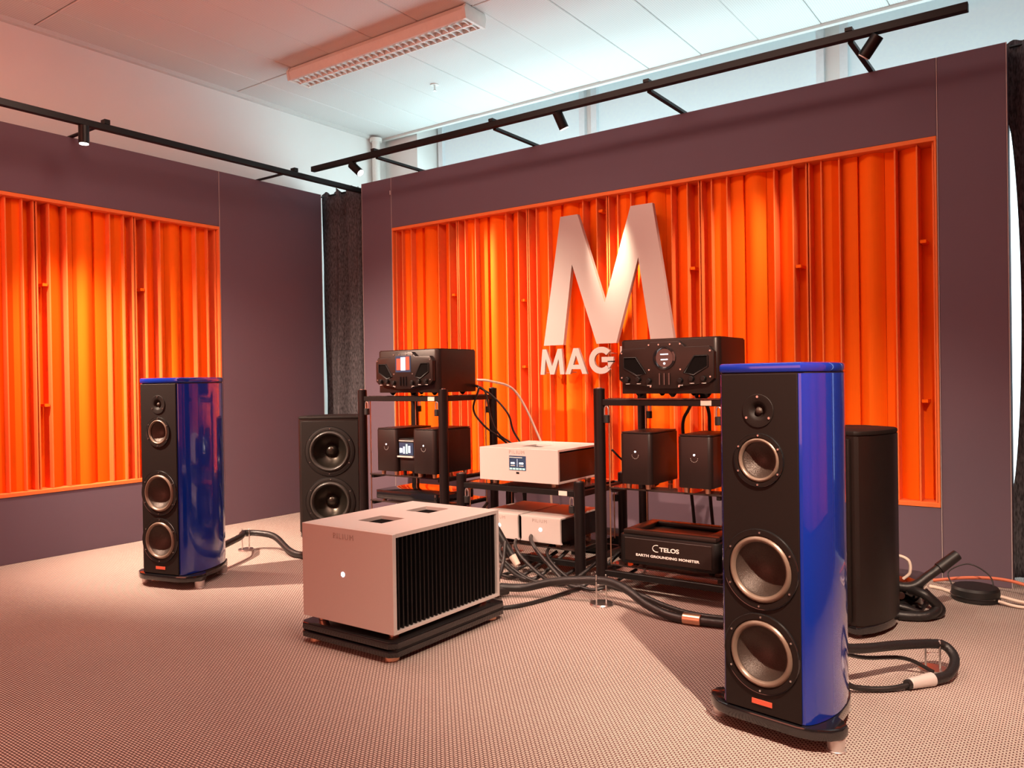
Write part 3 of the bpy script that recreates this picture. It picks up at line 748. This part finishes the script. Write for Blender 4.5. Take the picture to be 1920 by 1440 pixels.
rack('black equipment rack on the left with four round posts, device with red screen on top', -3.508, -2.878, 3.354, 3.81, 0.951, [0.915, 0.455, 0.300, 0.13], 0.898, 0.09, 0.555)
rack('low black equipment rack in the middle, half as tall as its neighbours', -2.756, -2.015, 3.354, 3.80, 0.496, [0.452, 0.155], 0.434, 0.09, 0.655)
rack('black equipment rack on the right, partly hidden by the blue speaker', -1.857, -1.235, 3.285, 3.73, 0.951, [0.905, 0.49, 0.132], 0.885, 0.09, 0.53)

# ------------------------------------------------------------------ devices
def feet4(parent, x0, x1, y0, y1, z0, z1, r=0.014, m='copper', inset=0.04):
    for x in (x0+inset, x1-inset):
        for y in (y0+inset, y1-inset): cyl('foot', m, parent, (x, y, z0), (x, y, z1), r*0.85, r, 14)
def rounded_rect(x0, x1, y0, y1, r, n=5, back=True):
    pts = []
    cs = [(x0+r, y0+r, 180), (x1-r, y0+r, 270), (x1-r, y1-r, 0), (x0+r, y1-r, 90)]
    for i, (cx, cy, a) in enumerate(cs):
        if not back and i in (2, 3): pts.append((x1, y1) if i == 2 else (x0, y1)); continue
        for k in range(n+1):
            q = math.radians(a+90*k/n); pts.append((cx+r*math.cos(q), cy+r*math.sin(q)))
    return pts
def reference_unit(label, x0, x1, y0, y1, z0, z1, fw, screen_kind):
    """big case with an armour-like protruding face, screen, side windows, knob row and bolts"""
    t = empty('reference_player', label, 'audio device', ((x0+x1)/2, y0, z0))
    W = (x1-x0)/2; D = y1-y0; H = z1-z0
    bm = nb(); add_prism(bm, rounded_rect(-W, W, 0, D, 0.03), 0.012, H-0.005, 'Z', 0.002); finish(bm, 'case', 'device', t)
    bm = nb(); add_prism(bm, rounded_rect(-W+0.004, W-0.004, 0.004, D-0.004, 0.03), H-0.005, H, 'Z'); finish(bm, 'lid', 'device', t)
    h = H
    # face plate outline (x, z)
    f = fw
    o = [(-f, 0.30*h), (-f, 0.74*h), (-f+0.02, 0.84*h), (-0.42*f, 0.84*h), (-0.30*f, 0.94*h), (0.30*f, 0.94*h), (0.42*f, 0.84*h), (f-0.02, 0.84*h), (f, 0.74*h), (f, 0.30*h), (f-0.02, 0.23*h), (0.36*f, 0.17*h), (0.24*f, 0.13*h), (-0.24*f, 0.13*h), (-0.36*f, 0.17*h), (-f+0.02, 0.23*h)]
    bm = nb(); add_prism(bm, o, -0.030, 0.002, 'Y', 0.004); face = finish(bm, 'face_plate', 'device', t, angle=30)
    # raised frames around the two side windows
    for s in (-1, 1):
        w = [(s*0.88*f, 0.68*h), (s*0.62*f, 0.68*h), (s*0.40*f, 0.40*h), (s*0.60*f, 0.36*h), (s*0.88*f, 0.50*h)]
        bm = nb(); add_tube(bm, [(a, -0.031, b) for a, b in w+[w[0]]], 0.0045, 6, smooth=False); finish(bm, 'window_rim', 'metal_black', face, angle=60)
        bm = nb(); add_prism(bm, w if s < 0 else list(reversed(w)), -0.0312, -0.029, 'Y'); finish(bm, 'side_window', 'black_gap', face)
    if screen_kind == 'rect':
        box('screen', 'screen', face, -0.27*f, 0.27*f, -0.033, -0.030, 0.50*h, 0.86*h, 0.001, 1)
        box('screen_picture', 'screen_red', face, -0.22*f, -0.09*f, -0.0342, -0.0331, 0.55*h, 0.80*h)
        box('screen_picture', 'screen_pale', face, -0.075*f, 0.09*f, -0.0342, -0.0331, 0.54*h, 0.83*h)
        box('screen_picture', 'screen_red', face, 0.11*f, 0.23*f, -0.0342, -0.0331, 0.55*h, 0.84*h)
    else:
        mt = at(0, -0.030, 0.66*h) @ Matrix.Rotation(PI/2, 4, 'X')
        bm = nb(); add_lathe(bm, [(0.052, 0), (0.052, 0.006), (0.044, 0.008), (0.040, 0.002), (0, 0.002)], mt, 40); finish(bm, 'screen_bezel', 'black_gloss', face)
        for dz, ww in ((0.016, 0.018), (-0.007, 0.016)):
            box('screen_text_line', 'led', face, -ww, ww, -0.0328, -0.0322, 0.66*h+dz-0.002, 0.66*h+dz+0.002)
        cyl('screen_dot', 'led', face, (0, -0.0325, 0.66*h-0.024), (0, -0.0330, 0.66*h-0.024), 0.0045, n=14)
    # knobs
    for kx in (-0.80, -0.56, -0.33, 0.33, 0.56, 0.80):
        zz = (0.30 if abs(kx) > 0.5 else 0.27)*h
        k_ = cyl('knob', 'metal_black', face, (kx*f, -0.030, zz), (kx*f, -0.046, zz), 0.013, 0.011, 18, 0.002)
        box('knob_print', 'white_print', face, kx*f-0.010, kx*f+0.010, -0.0310, -0.0300, zz-0.021, zz-0.0185)
    for q in (-0.10, 0.0, 0.10): box('centre_grille_bar', 'black_gloss', face, q*f-0.003, q*f+0.003, -0.036, -0.030, 0.20*h, 0.40*h)
    for bx, bz in ((-0.93, 0.76), (0.93, 0.76), (-0.93, 0.33), (0.93, 0.33), (-0.33, 0.89), (0.33, 0.89), (-0.12, 0.89), (0.12, 0.89), (-0.33, 0.46), (0.33, 0.46), (-0.30, 0.17), (0.30, 0.17)):
        cyl('bolt', 'chrome', face, (bx*f, -0.030, bz*h), (bx*f, -0.0335, bz*h), 0.0035, n=8)
    for x in (-0.16, 0.0, 0.16):
        for y in (0.05, D-0.05):
            bm = nb(); add_cyl(bm, (x, y, -0.004), (x, y, 0.013), 0.006, 0.020, 14); finish(bm, 'cone_foot', 'metal_black', t)
    return t
reference_unit('dark bronze player with red and white rectangular screen, on top of the left rack', -3.340, -2.873, 3.315, 3.66, 0.922, 1.176, 0.215, 'rect')
reference_unit('black preamplifier with round screen, on top of the right rack', -1.715, -1.247, 3.225, 3.56, 0.915, 1.168, 0.222, 'round')

def psu(label, x0, x1, y0, y1, z0, z1):
    t = empty('power_supply', label, 'power supply', ((x0+x1)/2, y0, z0), 0, 'dark upright power supply boxes')
    W = (x1-x0)/2; D = y1-y0; H = z1-z0
    bm = nb(); add_prism(bm, rounded_rect(-W, W, 0, D, 0.022), 0.024, H-0.008, 'Z', 0.0015); finish(bm, 'case', 'psu', t)
    bm = nb(); add_prism(bm, rounded_rect(-W+0.002, W-0.002, 0.002, D-0.002, 0.022), H-0.006, H, 'Z', 0.001); finish(bm, 'lid', 'psu', t)
    cyl('indicator_light', 'led', t, (-0.01*0, -0.0008, H*0.66), (0, 0.002, H*0.66), 0.0042, n=12)
    bm = nb()
    for i in range(8):
        a = PI*i/7; add_cyl(bm, (0.016*math.cos(a), 0.0005, H*0.60-0.016*math.sin(a)), (0.016*math.cos(a), -0.0008, H*0.60-0.016*math.sin(a)), 0.0012, n=5)
    finish(bm, 'printed_ring', 'white_print', t)
    feet4(t, -W, W, 0, D, 0.001, 0.025, 0.013, 'copper', 0.03)
    return t
psu('upright brown power supply box, left one of two in the left rack', -3.385, -3.222, 3.34, 3.66, 0.4555, 0.728)
psu('upright brown power supply box, right one of two in the left rack', -3.090, -2.922, 3.33, 3.66, 0.4555, 0.730)
psu('upright dark power supply box, left one of two in the right rack', -1.745, -1.588, 3.27, 3.57, 0.4905, 0.751)
psu('upright dark power supply box beside the blue speaker in the right rack', -1.462, -1.305, 3.27, 3.57, 0.4905, 0.746)

sw = empty('network_device', 'small device with lit display standing between the boxes of the left rack', 'audio device', (-3.156, 3.352, 0.4555))
box('case', 'metal_black', sw, -0.058, 0.058, 0, 0.22, 0.108, 0.215, 0.004)
box('stand', 'psu', sw, -0.056, 0.056, 0.006, 0.21, 0.030, 0.108, 0.003)
feet4(sw, -0.056, 0.056, 0.006, 0.21, 0.0005, 0.031, 0.010, 'metal_black', 0.02)
dsw = box('display', 'screen', sw, -0.053, 0.053, -0.003, 0.0005, 0.122, 0.192)
for a, b, c, d, m_ in ((-0.048, -0.030, 0.135, 0.160, 'led'), (-0.022, -0.008, 0.130, 0.170, 'screen_pale'), (0.0, 0.012, 0.130, 0.185, 'screen_mint'), (0.018, 0.034, 0.135, 0.175, 'screen_pale')):
    box('display_segment', m_, dsw, a, b, -0.0045, -0.0029, c, d)
box('front_lip', 'silver', sw, -0.060, 0.060, -0.014, 0.001, 0.108, 0.116, 0.001, 1)
box('top_strip', 'silver', sw, -0.056, 0.056, -0.002, 0.002, 0.200, 0.205)

ld = empty('flat_player', 'flat black device lying on the lower shelf of the left rack', 'audio device', (-3.18, 3.36, 0.3008))
bm = nb(); add_prism(bm, rounded_rect(-0.24, 0.24, 0, 0.34, 0.02), 0.012, 0.062, 'Z', 0.002); finish(bm, 'case', 'black_gloss', ld)
feet4(ld, -0.24, 0.24, 0, 0.34, 0.0, 0.013)

# silver preamplifier on the low rack
pre = empty('preamplifier', 'silver preamplifier with small colour display on top of the low middle rack', 'audio device', (-2.364, 3.33, 0.4525))
W, D, h0, h1 = 0.245, 0.45, 0.024, 0.194
box('front_plate', 'silver', pre, -W, W, 0, 0.014, h0, h1, 0.0012, 1)
bm = nb()
wx0, wx1, wy0, wy1 = -0.06, 0.06, 0.12, 0.26
X = [-W, wx0, wx1, W]; Yb = [0.014, wy0, wy1, D]
for i in range(3):
    for j in range(3):
        if i == 1 and j == 1: continue
        add_box(bm, X[i], X[i+1], Yb[j], Yb[j+1], h1-0.010, h1)
bmesh.ops.remove_doubles(bm, verts=bm.verts, dist=1e-5)
finish(bm, 'top_plate', 'silver', pre, smooth=False)
box('vent_grille', 'metal_black', pre, wx0, wx1, wy0, wy1, h1-0.018, h1-0.012)
box('bottom_plate', 'silver', pre, -W, W, 0.014, D, h0, h0+0.010, 0.001, 1)
box('side_case', 'device', pre, -W+0.012, W-0.010, 0.014, D-0.005, h0+0.010, h1-0.019)
box('rear_plate', 'silver', pre, -W, W, D, D+0.010, h0, h1, 0.001, 1)
dsp = box('display', 'screen', pre, -0.052, 0.052, -0.0015, 0.0005, 0.082, 0.156)
box('display_graphic', 'white_print', dsp, -0.050, 0.030, -0.0024, -0.0014, 0.146, 0.149)
for a, b in ((-0.040, -0.018), (0.012, 0.036)):
    box('display_graphic', 'led', dsp, a, b, -0.0024, -0.0014, 0.114, 0.122); box('display_graphic', 'white_print', dsp, a-0.002, b+0.002, -0.0024, -0.0014, 0.104, 0.107)
for i in range(5): box('display_graphic', 'screen_mint', dsp, -0.049+i*0.020, -0.033+i*0.020, -0.0024, -0.0014, 0.085, 0.094)
box('display_graphic', 'screen_pale', dsp, -0.002, 0.000, -0.0024, -0.0014, 0.100, 0.140)
box('button', 'metal_black', pre, -0.009, 0.009, -0.002, 0.001, 0.064, 0.074, 0.001, 1)
text('engraved_name', 'PILIUM', 0.026, 'silver_text', pre, at(-0.005, -0.0006, 0.174) @ FRONT, 0.0005, space=1.3)
feet4(pre, -W, W, 0, D, 0.0005, 0.0245, 0.020, 'copper', 0.06)

def mono(label, x0, x1):
    t = empty('small_silver_box', label, 'audio device', ((x0+x1)/2, 3.345, 0.1555), 0, 'small silver boxes in the low rack')
    W = (x1-x0)/2; D = 0.40
    ol = [(-W, 0.02), (W, 0.02), (W-0.006, 0.032), (W-0.006, 0.138), (W, 0.150), (-W, 0.150), (-W+0.006, 0.138), (-W+0.006, 0.032)]
    bm = nb(); add_prism(bm, ol, 0, 0.014, 'Y', 0.0012); finish(bm, 'front_plate', 'silver', t, angle=25)
    box('case', 'metal_black', t, -W+0.018, W-0.018, 0.014, D, 0.024, 0.142)
    box('lid', 'silver', t, -W+0.002, W-0.002, 0.014, D, 0.142, 0.150, 0.001, 1)
    cyl('power_button_light', 'led', t, (0.0, -0.0012, 0.085), (0, 0.001, 0.085), 0.0095, n=20)
    text('engraved_name', 'PILIUM', 0.024, 'silver_text', t, at(-0.005, -0.0006, 0.128) @ FRONT, 0.0005, space=1.3)
    feet4(t, -W, W, 0, D, 0.0005, 0.0205, 0.015, 'copper', 0.05)
    return t
mono('fully visible small silver box with white power light inside the low rack', -2.363, -2.117)
mono('small silver box partly hidden by the big amplifier inside the low rack', -2.622, -2.374)

# grounding box
gb = empty('grounding_box', 'black grounding box with white logo on the bottom shelf of the right rack', 'audio device', (-1.517, 3.27, 0.1325))
W, D = 0.243, 0.33
ol = rounded_rect(-W, W, 0, D, 0.035)
bm = nb(); add_prism(bm, ol, 0.020, 0.150, 'Z', 0.006); finish(bm, 'case', 'metal_black', gb)
# raised rim around a sunken top
bm = nb()
add_box(bm, -W+0.02, W-0.02, 0.012, 0.06, 0.150, 0.172, 0.006); add_box(bm, -W+0.02, W-0.02, D-0.06, D-0.012, 0.150, 0.172, 0.006)
add_box(bm, -W+0.02, -W+0.075, 0.05, D-0.05, 0.150, 0.172, 0.006); add_box(bm, W-0.075, W-0.02, 0.05, D-0.05, 0.150, 0.172, 0.006)
finish(bm, 'top_rim', 'device', gb)
box('front_inset', 'device', gb, -W+0.035, W-0.035, -0.003, 0.001, 0.034, 0.138, 0.002, 1)
text('logo_lettering', 'TELOS', 0.026, 'white_print', gb, at(0.012, -0.0038, 0.098) @ FRONT, 0.0004, bold=0.0006, sx=1.25)
bm = nb(); add_tube(bm, [(-0.048+0.020*math.cos(a), -0.0042, 0.101+0.015*math.sin(a)) for a in [math.radians(70+i*22) for i in range(11)]], 0.0016, 5, 2); finish(bm, 'logo_ring', 'white_print', gb)
text('slogan_lettering', 'EARTH GROUNDING MONSTER', 0.0150, 'white_print', gb, at(0.0, -0.0038, 0.064) @ FRONT, 0.0004, bold=0.0005, sx=1.35, space=1.05)
feet4(gb, -W, W, 0, D, 0.0005, 0.0215, 0.016, 'metal_black', 0.06)
bx2 = empty('black_power_unit', 'low black box standing on the carpet behind the low rack', 'audio device', (-2.35, 3.95, 0))
box('case', 'metal_black', bx2, -0.25, 0.25, 0, 0.20, 0.01, 0.12, 0.01)
feet4(bx2, -0.25, 0.25, 0, 0.2, 0, 0.011)

# ------------------------------------------------------------------ cables and cable stands
def cable(label, pts, r, m='cable', name='cable', k=8, extra=None, group=None):
    t = empty(name, label, 'cable', pts[0], 0, group)
    o0 = Vector(pts[0]); tube('cord', m, t, [Vector(p)-o0 for p in pts], r, 10, k)
    for nme, mm, a, b, rr, rb in (extra or []):
        cyl(nme, mm, t, Vector(a)-o0, Vector(b)-o0, rr, rb, 20, 0.002)
    return t
def cable_lifter(label, x, y, rz=0, h=0.10, r=0.045):
    t = empty('cable_stand', label, 'cable stand', (x, y, 0), rz, 'metal cable stands')
    bm = nb(); add_lathe(bm, [(0, 0), (r, 0), (r*1.02, 0.004), (r*0.96, 0.011), (0, 0.011)], None, 28); finish(bm, 'disc_base', 'chrome', t)
    for s in (-1, 1): cyl('prong', 'chrome', t, (s*0.022, 0, 0.010), (s*0.022, 0, h+0.028), 0.0038, n=12, bev=0.001)
    cyl('cross_pin', 'chrome', t, (-0.024, 0, h-0.016), (0.024, 0, h-0.016), 0.0025, n=8)
    return t
cable_lifter('chrome cable stand behind the left blue speaker', -4.10, 2.95, 0.5, 0.10)
cable_lifter('chrome cable stand on the carpet in front of the right rack', -1.745, 3.08, 0.8, 0.105, 0.052)
cable_lifter('chrome cable stand inside the cable loop right of the right blue speaker', -0.428, 2.99, 0.4, 0.075)
# left speaker cable: from behind the left speaker over the stand and down to behind the amplifier
cable('thick black cable running from the left speaker over its stand towards the amplifier',
      [(-3.80, 2.53, 0.11), (-3.95, 2.80, 0.118), (-4.10, 2.95, 0.105), (-3.95, 3.03, 0.09), (-3.72, 2.98, 0.03), (-3.55, 2.98, 0.022), (-3.0, 2.95, 0.022), (-2.6, 2.95, 0.022), (-2.2, 2.92, 0.03)], 0.0185)
# right cable: amp end -> lifter -> behind right speaker
cable('thick black cable looping from the silver amplifier over the middle stand to the right speaker',
      [(-2.19, 2.93, 0.05), (-2.10, 3.00, 0.045), (-1.95, 3.04, 0.085), (-1.745, 3.08, 0.108), (-1.62, 3.06, 0.095), (-1.50, 3.03, 0.05), (-1.38, 3.02, 0.022), (-1.25, 3.03, 0.021), (-1.05, 3.06, 0.022), (-0.85, 3.0, 0.03), (-0.68, 2.75, 0.12)], 0.0185,
      extra=[('connector_sleeve', 'copper', (-1.335, 3.02, 0.0235), (-1.262, 3.028, 0.0235), 0.0225, 0.0225)])
# loop at the right of the right speaker
cable('thick black cable loop with a silver sleeve right of the right blue speaker',
      [(-0.672, 2.575, 0.155), (-0.60, 2.70, 0.125), (-0.51, 2.86, 0.108), (-0.432, 2.985, 0.092), (-0.392, 3.02, 0.08), (-0.362, 2.985, 0.052), (-0.372, 2.90, 0.026), (-0.425, 2.82, 0.019), (-0.47, 2.76, 0.018)], 0.0155,
      extra=[('splitter_sleeve', 'silver', (-0.408, 2.845, 0.022), (-0.462, 2.770, 0.020), 0.0215, 0.017)])
cable('pair of thin black leads from the silver sleeve back to the right speaker',
      [(-0.462, 2.765, 0.018), (-0.51, 2.715, 0.012), (-0.57, 2.67, 0.014), (-0.62, 2.63, 0.035), (-0.670, 2.578, 0.145)], 0.0085)
cable('thin black lead lying beside the cable loop of the right speaker',
      [(-0.668, 2.575, 0.15), (-0.60, 2.76, 0.08), (-0.50, 2.90, 0.055), (-0.42, 2.945, 0.012)], 0.0065)
# cables behind amplifier / mid rack
cable('black interconnect with a copper coloured plug hanging beside the big amplifier',
      [(-2.42, 3.10, 0.36), (-2.36, 3.11, 0.295), (-2.30, 3.115, 0.22), (-2.245, 3.12, 0.145)], 0.013,
      extra=[('plug_barrel', 'rubber', (-2.355, 3.11, 0.290), (-2.255, 3.12, 0.150), 0.020, 0.017), ('plug_tip', 'cable_white', (-2.255, 3.12, 0.152), (-2.225, 3.122, 0.108), 0.018, 0.016), ('plug_ring', 'chrome', (-2.370, 3.108, 0.306), (-2.360, 3.11, 0.294), 0.0135, 0.0135)])
cable('black power cable with a round plug lying right of the big amplifier',
      [(-2.28, 3.10, 0.22), (-2.26, 3.05, 0.12), (-2.225, 2.96, 0.06), (-2.205, 2.93, 0.035)], 0.009,
      extra=[('plug_body', 'cable', (-2.215, 2.90, 0.038), (-2.170, 2.965, 0.038), 0.030, 0.026)])
rnd = random.Random(3)
for i in range(7):
    x = -2.62+0.09*i; z = 0.03+0.035*(i % 3)
    cable('black signal cable in the tangle under the low rack, strand %s' % ['nearest the amplifier', 'second from the left', 'third from the left', 'in the middle', 'right of the middle', 'second from the right', 'nearest the right post'][i],
          [(x-0.15, 3.60, 0.30-0.02*i), (x-0.12, 3.28+0.01*i, 0.10+z), (x+0.05, 3.20+0.012*i, 0.02+z*0.6), (x+0.22, 3.24, 0.016), (x+0.32, 3.45, 0.05+z)], 0.008+0.001*(i % 3), group='black cables tangled under the low rack')
cable('thin black cable on the carpet from the low rack to the amplifier platform', [(-1.95, 3.25, 0.012), (-1.98, 3.02, 0.010), (-2.02, 2.86, 0.010), (-2.08, 2.76, 0.010), (-2.14, 2.715, 0.012)], 0.0085)
cable('black cable along the floor behind the stand under the right rack', [(-2.05, 3.16, 0.05), (-1.85, 3.17, 0.065), (-1.62, 3.16, 0.05), (-1.45, 3.14, 0.02), (-1.28, 3.12, 0.014), (-1.0, 3.2, 0.014)], 0.011)
for i, (a, b) in enumerate(((-1.60, 'left'), (-1.50, 'middle'), (-1.42, 'right'))):
    cable('thin black cable hanging behind the right rack under the preamplifier, %s one' % b, [(-1.50, 3.62, 0.93), (a+0.01, 3.70, 0.84), (a-0.04*(1-i), 3.74, 0.74), (a-0.02, 3.78, 0.45), (a, 3.82, 0.02)], 0.0085, group='cables behind the right rack')
for i, (y, z, m_, wds) in enumerate(((3.60, 0.83, 'cable_red', 'upper red'), (3.66, 0.78, 'cable_red', 'lower red'), (3.72, 0.80, 'cable_white', 'cream'))):
    cable('thin %s cable hanging behind the left rack right of the player' % wds, [(-2.90, 3.66, 0.97), (-2.82, y, 0.95-0.02*i), (-2.90+0.08*i, y+0.05, z), (-2.86+0.06*i, y+0.10, z-0.10), (-2.75+0.03*i, 3.86, 0.55), (-2.70, 3.88, 0.2)], 0.006)
cable('cream cable arching from the player down to the floor beside the left rack', [(-2.88, 3.66, 1.0), (-2.82, 3.72, 0.99), (-2.78, 3.90, 0.93), (-2.74, 4.05, 0.70), (-2.68, 4.10, 0.45), (-2.65, 4.1, 0.02)], 0.007, 'cable_white')
cable('two-strand black cable crossing beside the left post of the right rack', [(-1.83, 3.35, 0.66), (-1.79, 3.40, 0.60), (-1.73, 3.5, 0.53), (-1.70, 3.58, 0.50)], 0.005)
# items at the right
pc = empty('power_conditioner', 'rounded black power conditioner on the floor right of the rounded subwoofer', 'power conditioner', (-0.70, 3.78, 0))
bm = nb(); add_prism(bm, rounded_rect(-0.13, 0.13, -0.12, 0.12, 0.05), 0.01, 0.13, 'Z', 0.012); finish(bm, 'case', 'black_gloss', pc)
bm = nb(); add_prism(bm, rounded_rect(-0.135, 0.135, -0.125, 0.125, 0.05), 0.0, 0.012, 'Z'); finish(bm, 'base', 'rubber', pc)
for i, a in enumerate((0.06, -0.02)): cyl('socket', 'silver', pc, (a, -0.119, 0.07), (a, -0.124, 0.07), 0.016, n=16)
cable('thick black power cable raised at an angle to the right of the power conditioner',
      [(-0.78, 3.62, 0.20), (-0.70, 3.60, 0.14), (-0.60, 3.62, 0.12), (-0.53, 3.66, 0.17), (-0.47, 3.70, 0.225), (-0.445, 3.72, 0.245)], 0.019,
      extra=[('plug', 'rubber', (-0.50, 3.68, 0.195), (-0.437, 3.725, 0.252), 0.024, 0.022)])
cable('thick black cable coiled on the floor in front of the power conditioner',
      [(-0.60, 3.62, 0.11), (-0.54, 3.60, 0.10), (-0.50, 3.62, 0.05), (-0.53, 3.57, 0.025), (-0.62, 3.53, 0.022), (-0.72, 3.54, 0.022), (-0.80, 3.58, 0.03)], 0.019)
cable('black cable lying as outer loop around the power conditioner',
      [(-0.56, 3.74, 0.08), (-0.49, 3.68, 0.03), (-0.52, 3.60, 0.018), (-0.62, 3.555, 0.05), (-0.74, 3.56, 0.055), (-0.80, 3.62, 0.04)], 0.014)
cable('thin cream cable arching above the power conditioner', [(-0.72, 3.66, 0.205), (-0.66, 3.66, 0.235), (-0.61, 3.66, 0.22), (-0.605, 3.66, 0.17), (-0.63, 3.66, 0.14)], 0.0065, 'cable_white')
rl = empty('cable_reel', 'flat round black box on the floor by the right end of the wall', 'cable reel', (-0.405, 4.03, 0))
bm = nb(); add_lathe(bm, [(0, 0.0), (0.090, 0.0), (0.096, 0.006), (0.094, 0.05), (0.086, 0.060), (0, 0.061)], None, 36); finish(bm, 'drum', 'rubber', rl)
bm = nb(); add_lathe(bm, [(0.092, 0.018), (0.099, 0.020), (0.099, 0.026), (0.092, 0.028)], None, 36); finish(bm, 'rim_band', 'black_gloss', rl)
cable('thin black wire hoop rising over the flat round box', [(-0.50, 4.05, 0.05), (-0.515, 4.08, 0.10), (-0.44, 4.12, 0.135), (-0.36, 4.10, 0.10), (-0.335, 4.06, 0.045)], 0.003)
cable('orange red cord lying along the foot of the front wall at the right', [(-0.60, 4.25, 0.012), (-0.45, 4.20, 0.055), (-0.3, 4.18, 0.068), (-0.15, 4.15, 0.045), (0.1, 4.12, 0.01)], 0.0075, 'cable_orange')
cable('cream cable on the carpet left of the flat round box', [(-0.60, 4.14, 0.008), (-0.55, 4.12, 0.008), (-0.50, 4.07, 0.010)], 0.008, 'cable_white')
cable('cream cable leaving the flat round box to the right, upper one', [(-0.31, 4.02, 0.030), (-0.24, 4.02, 0.018), (-0.14, 4.04, 0.008), (0.0, 4.06, 0.008)], 0.0075, 'cable_white')
cable('cream cable leaving the flat round box to the right, lower one', [(-0.315, 3.98, 0.018), (-0.24, 3.97, 0.008), (-0.12, 3.99, 0.008), (0.02, 4.0, 0.008)], 0.0065, 'cable_white')
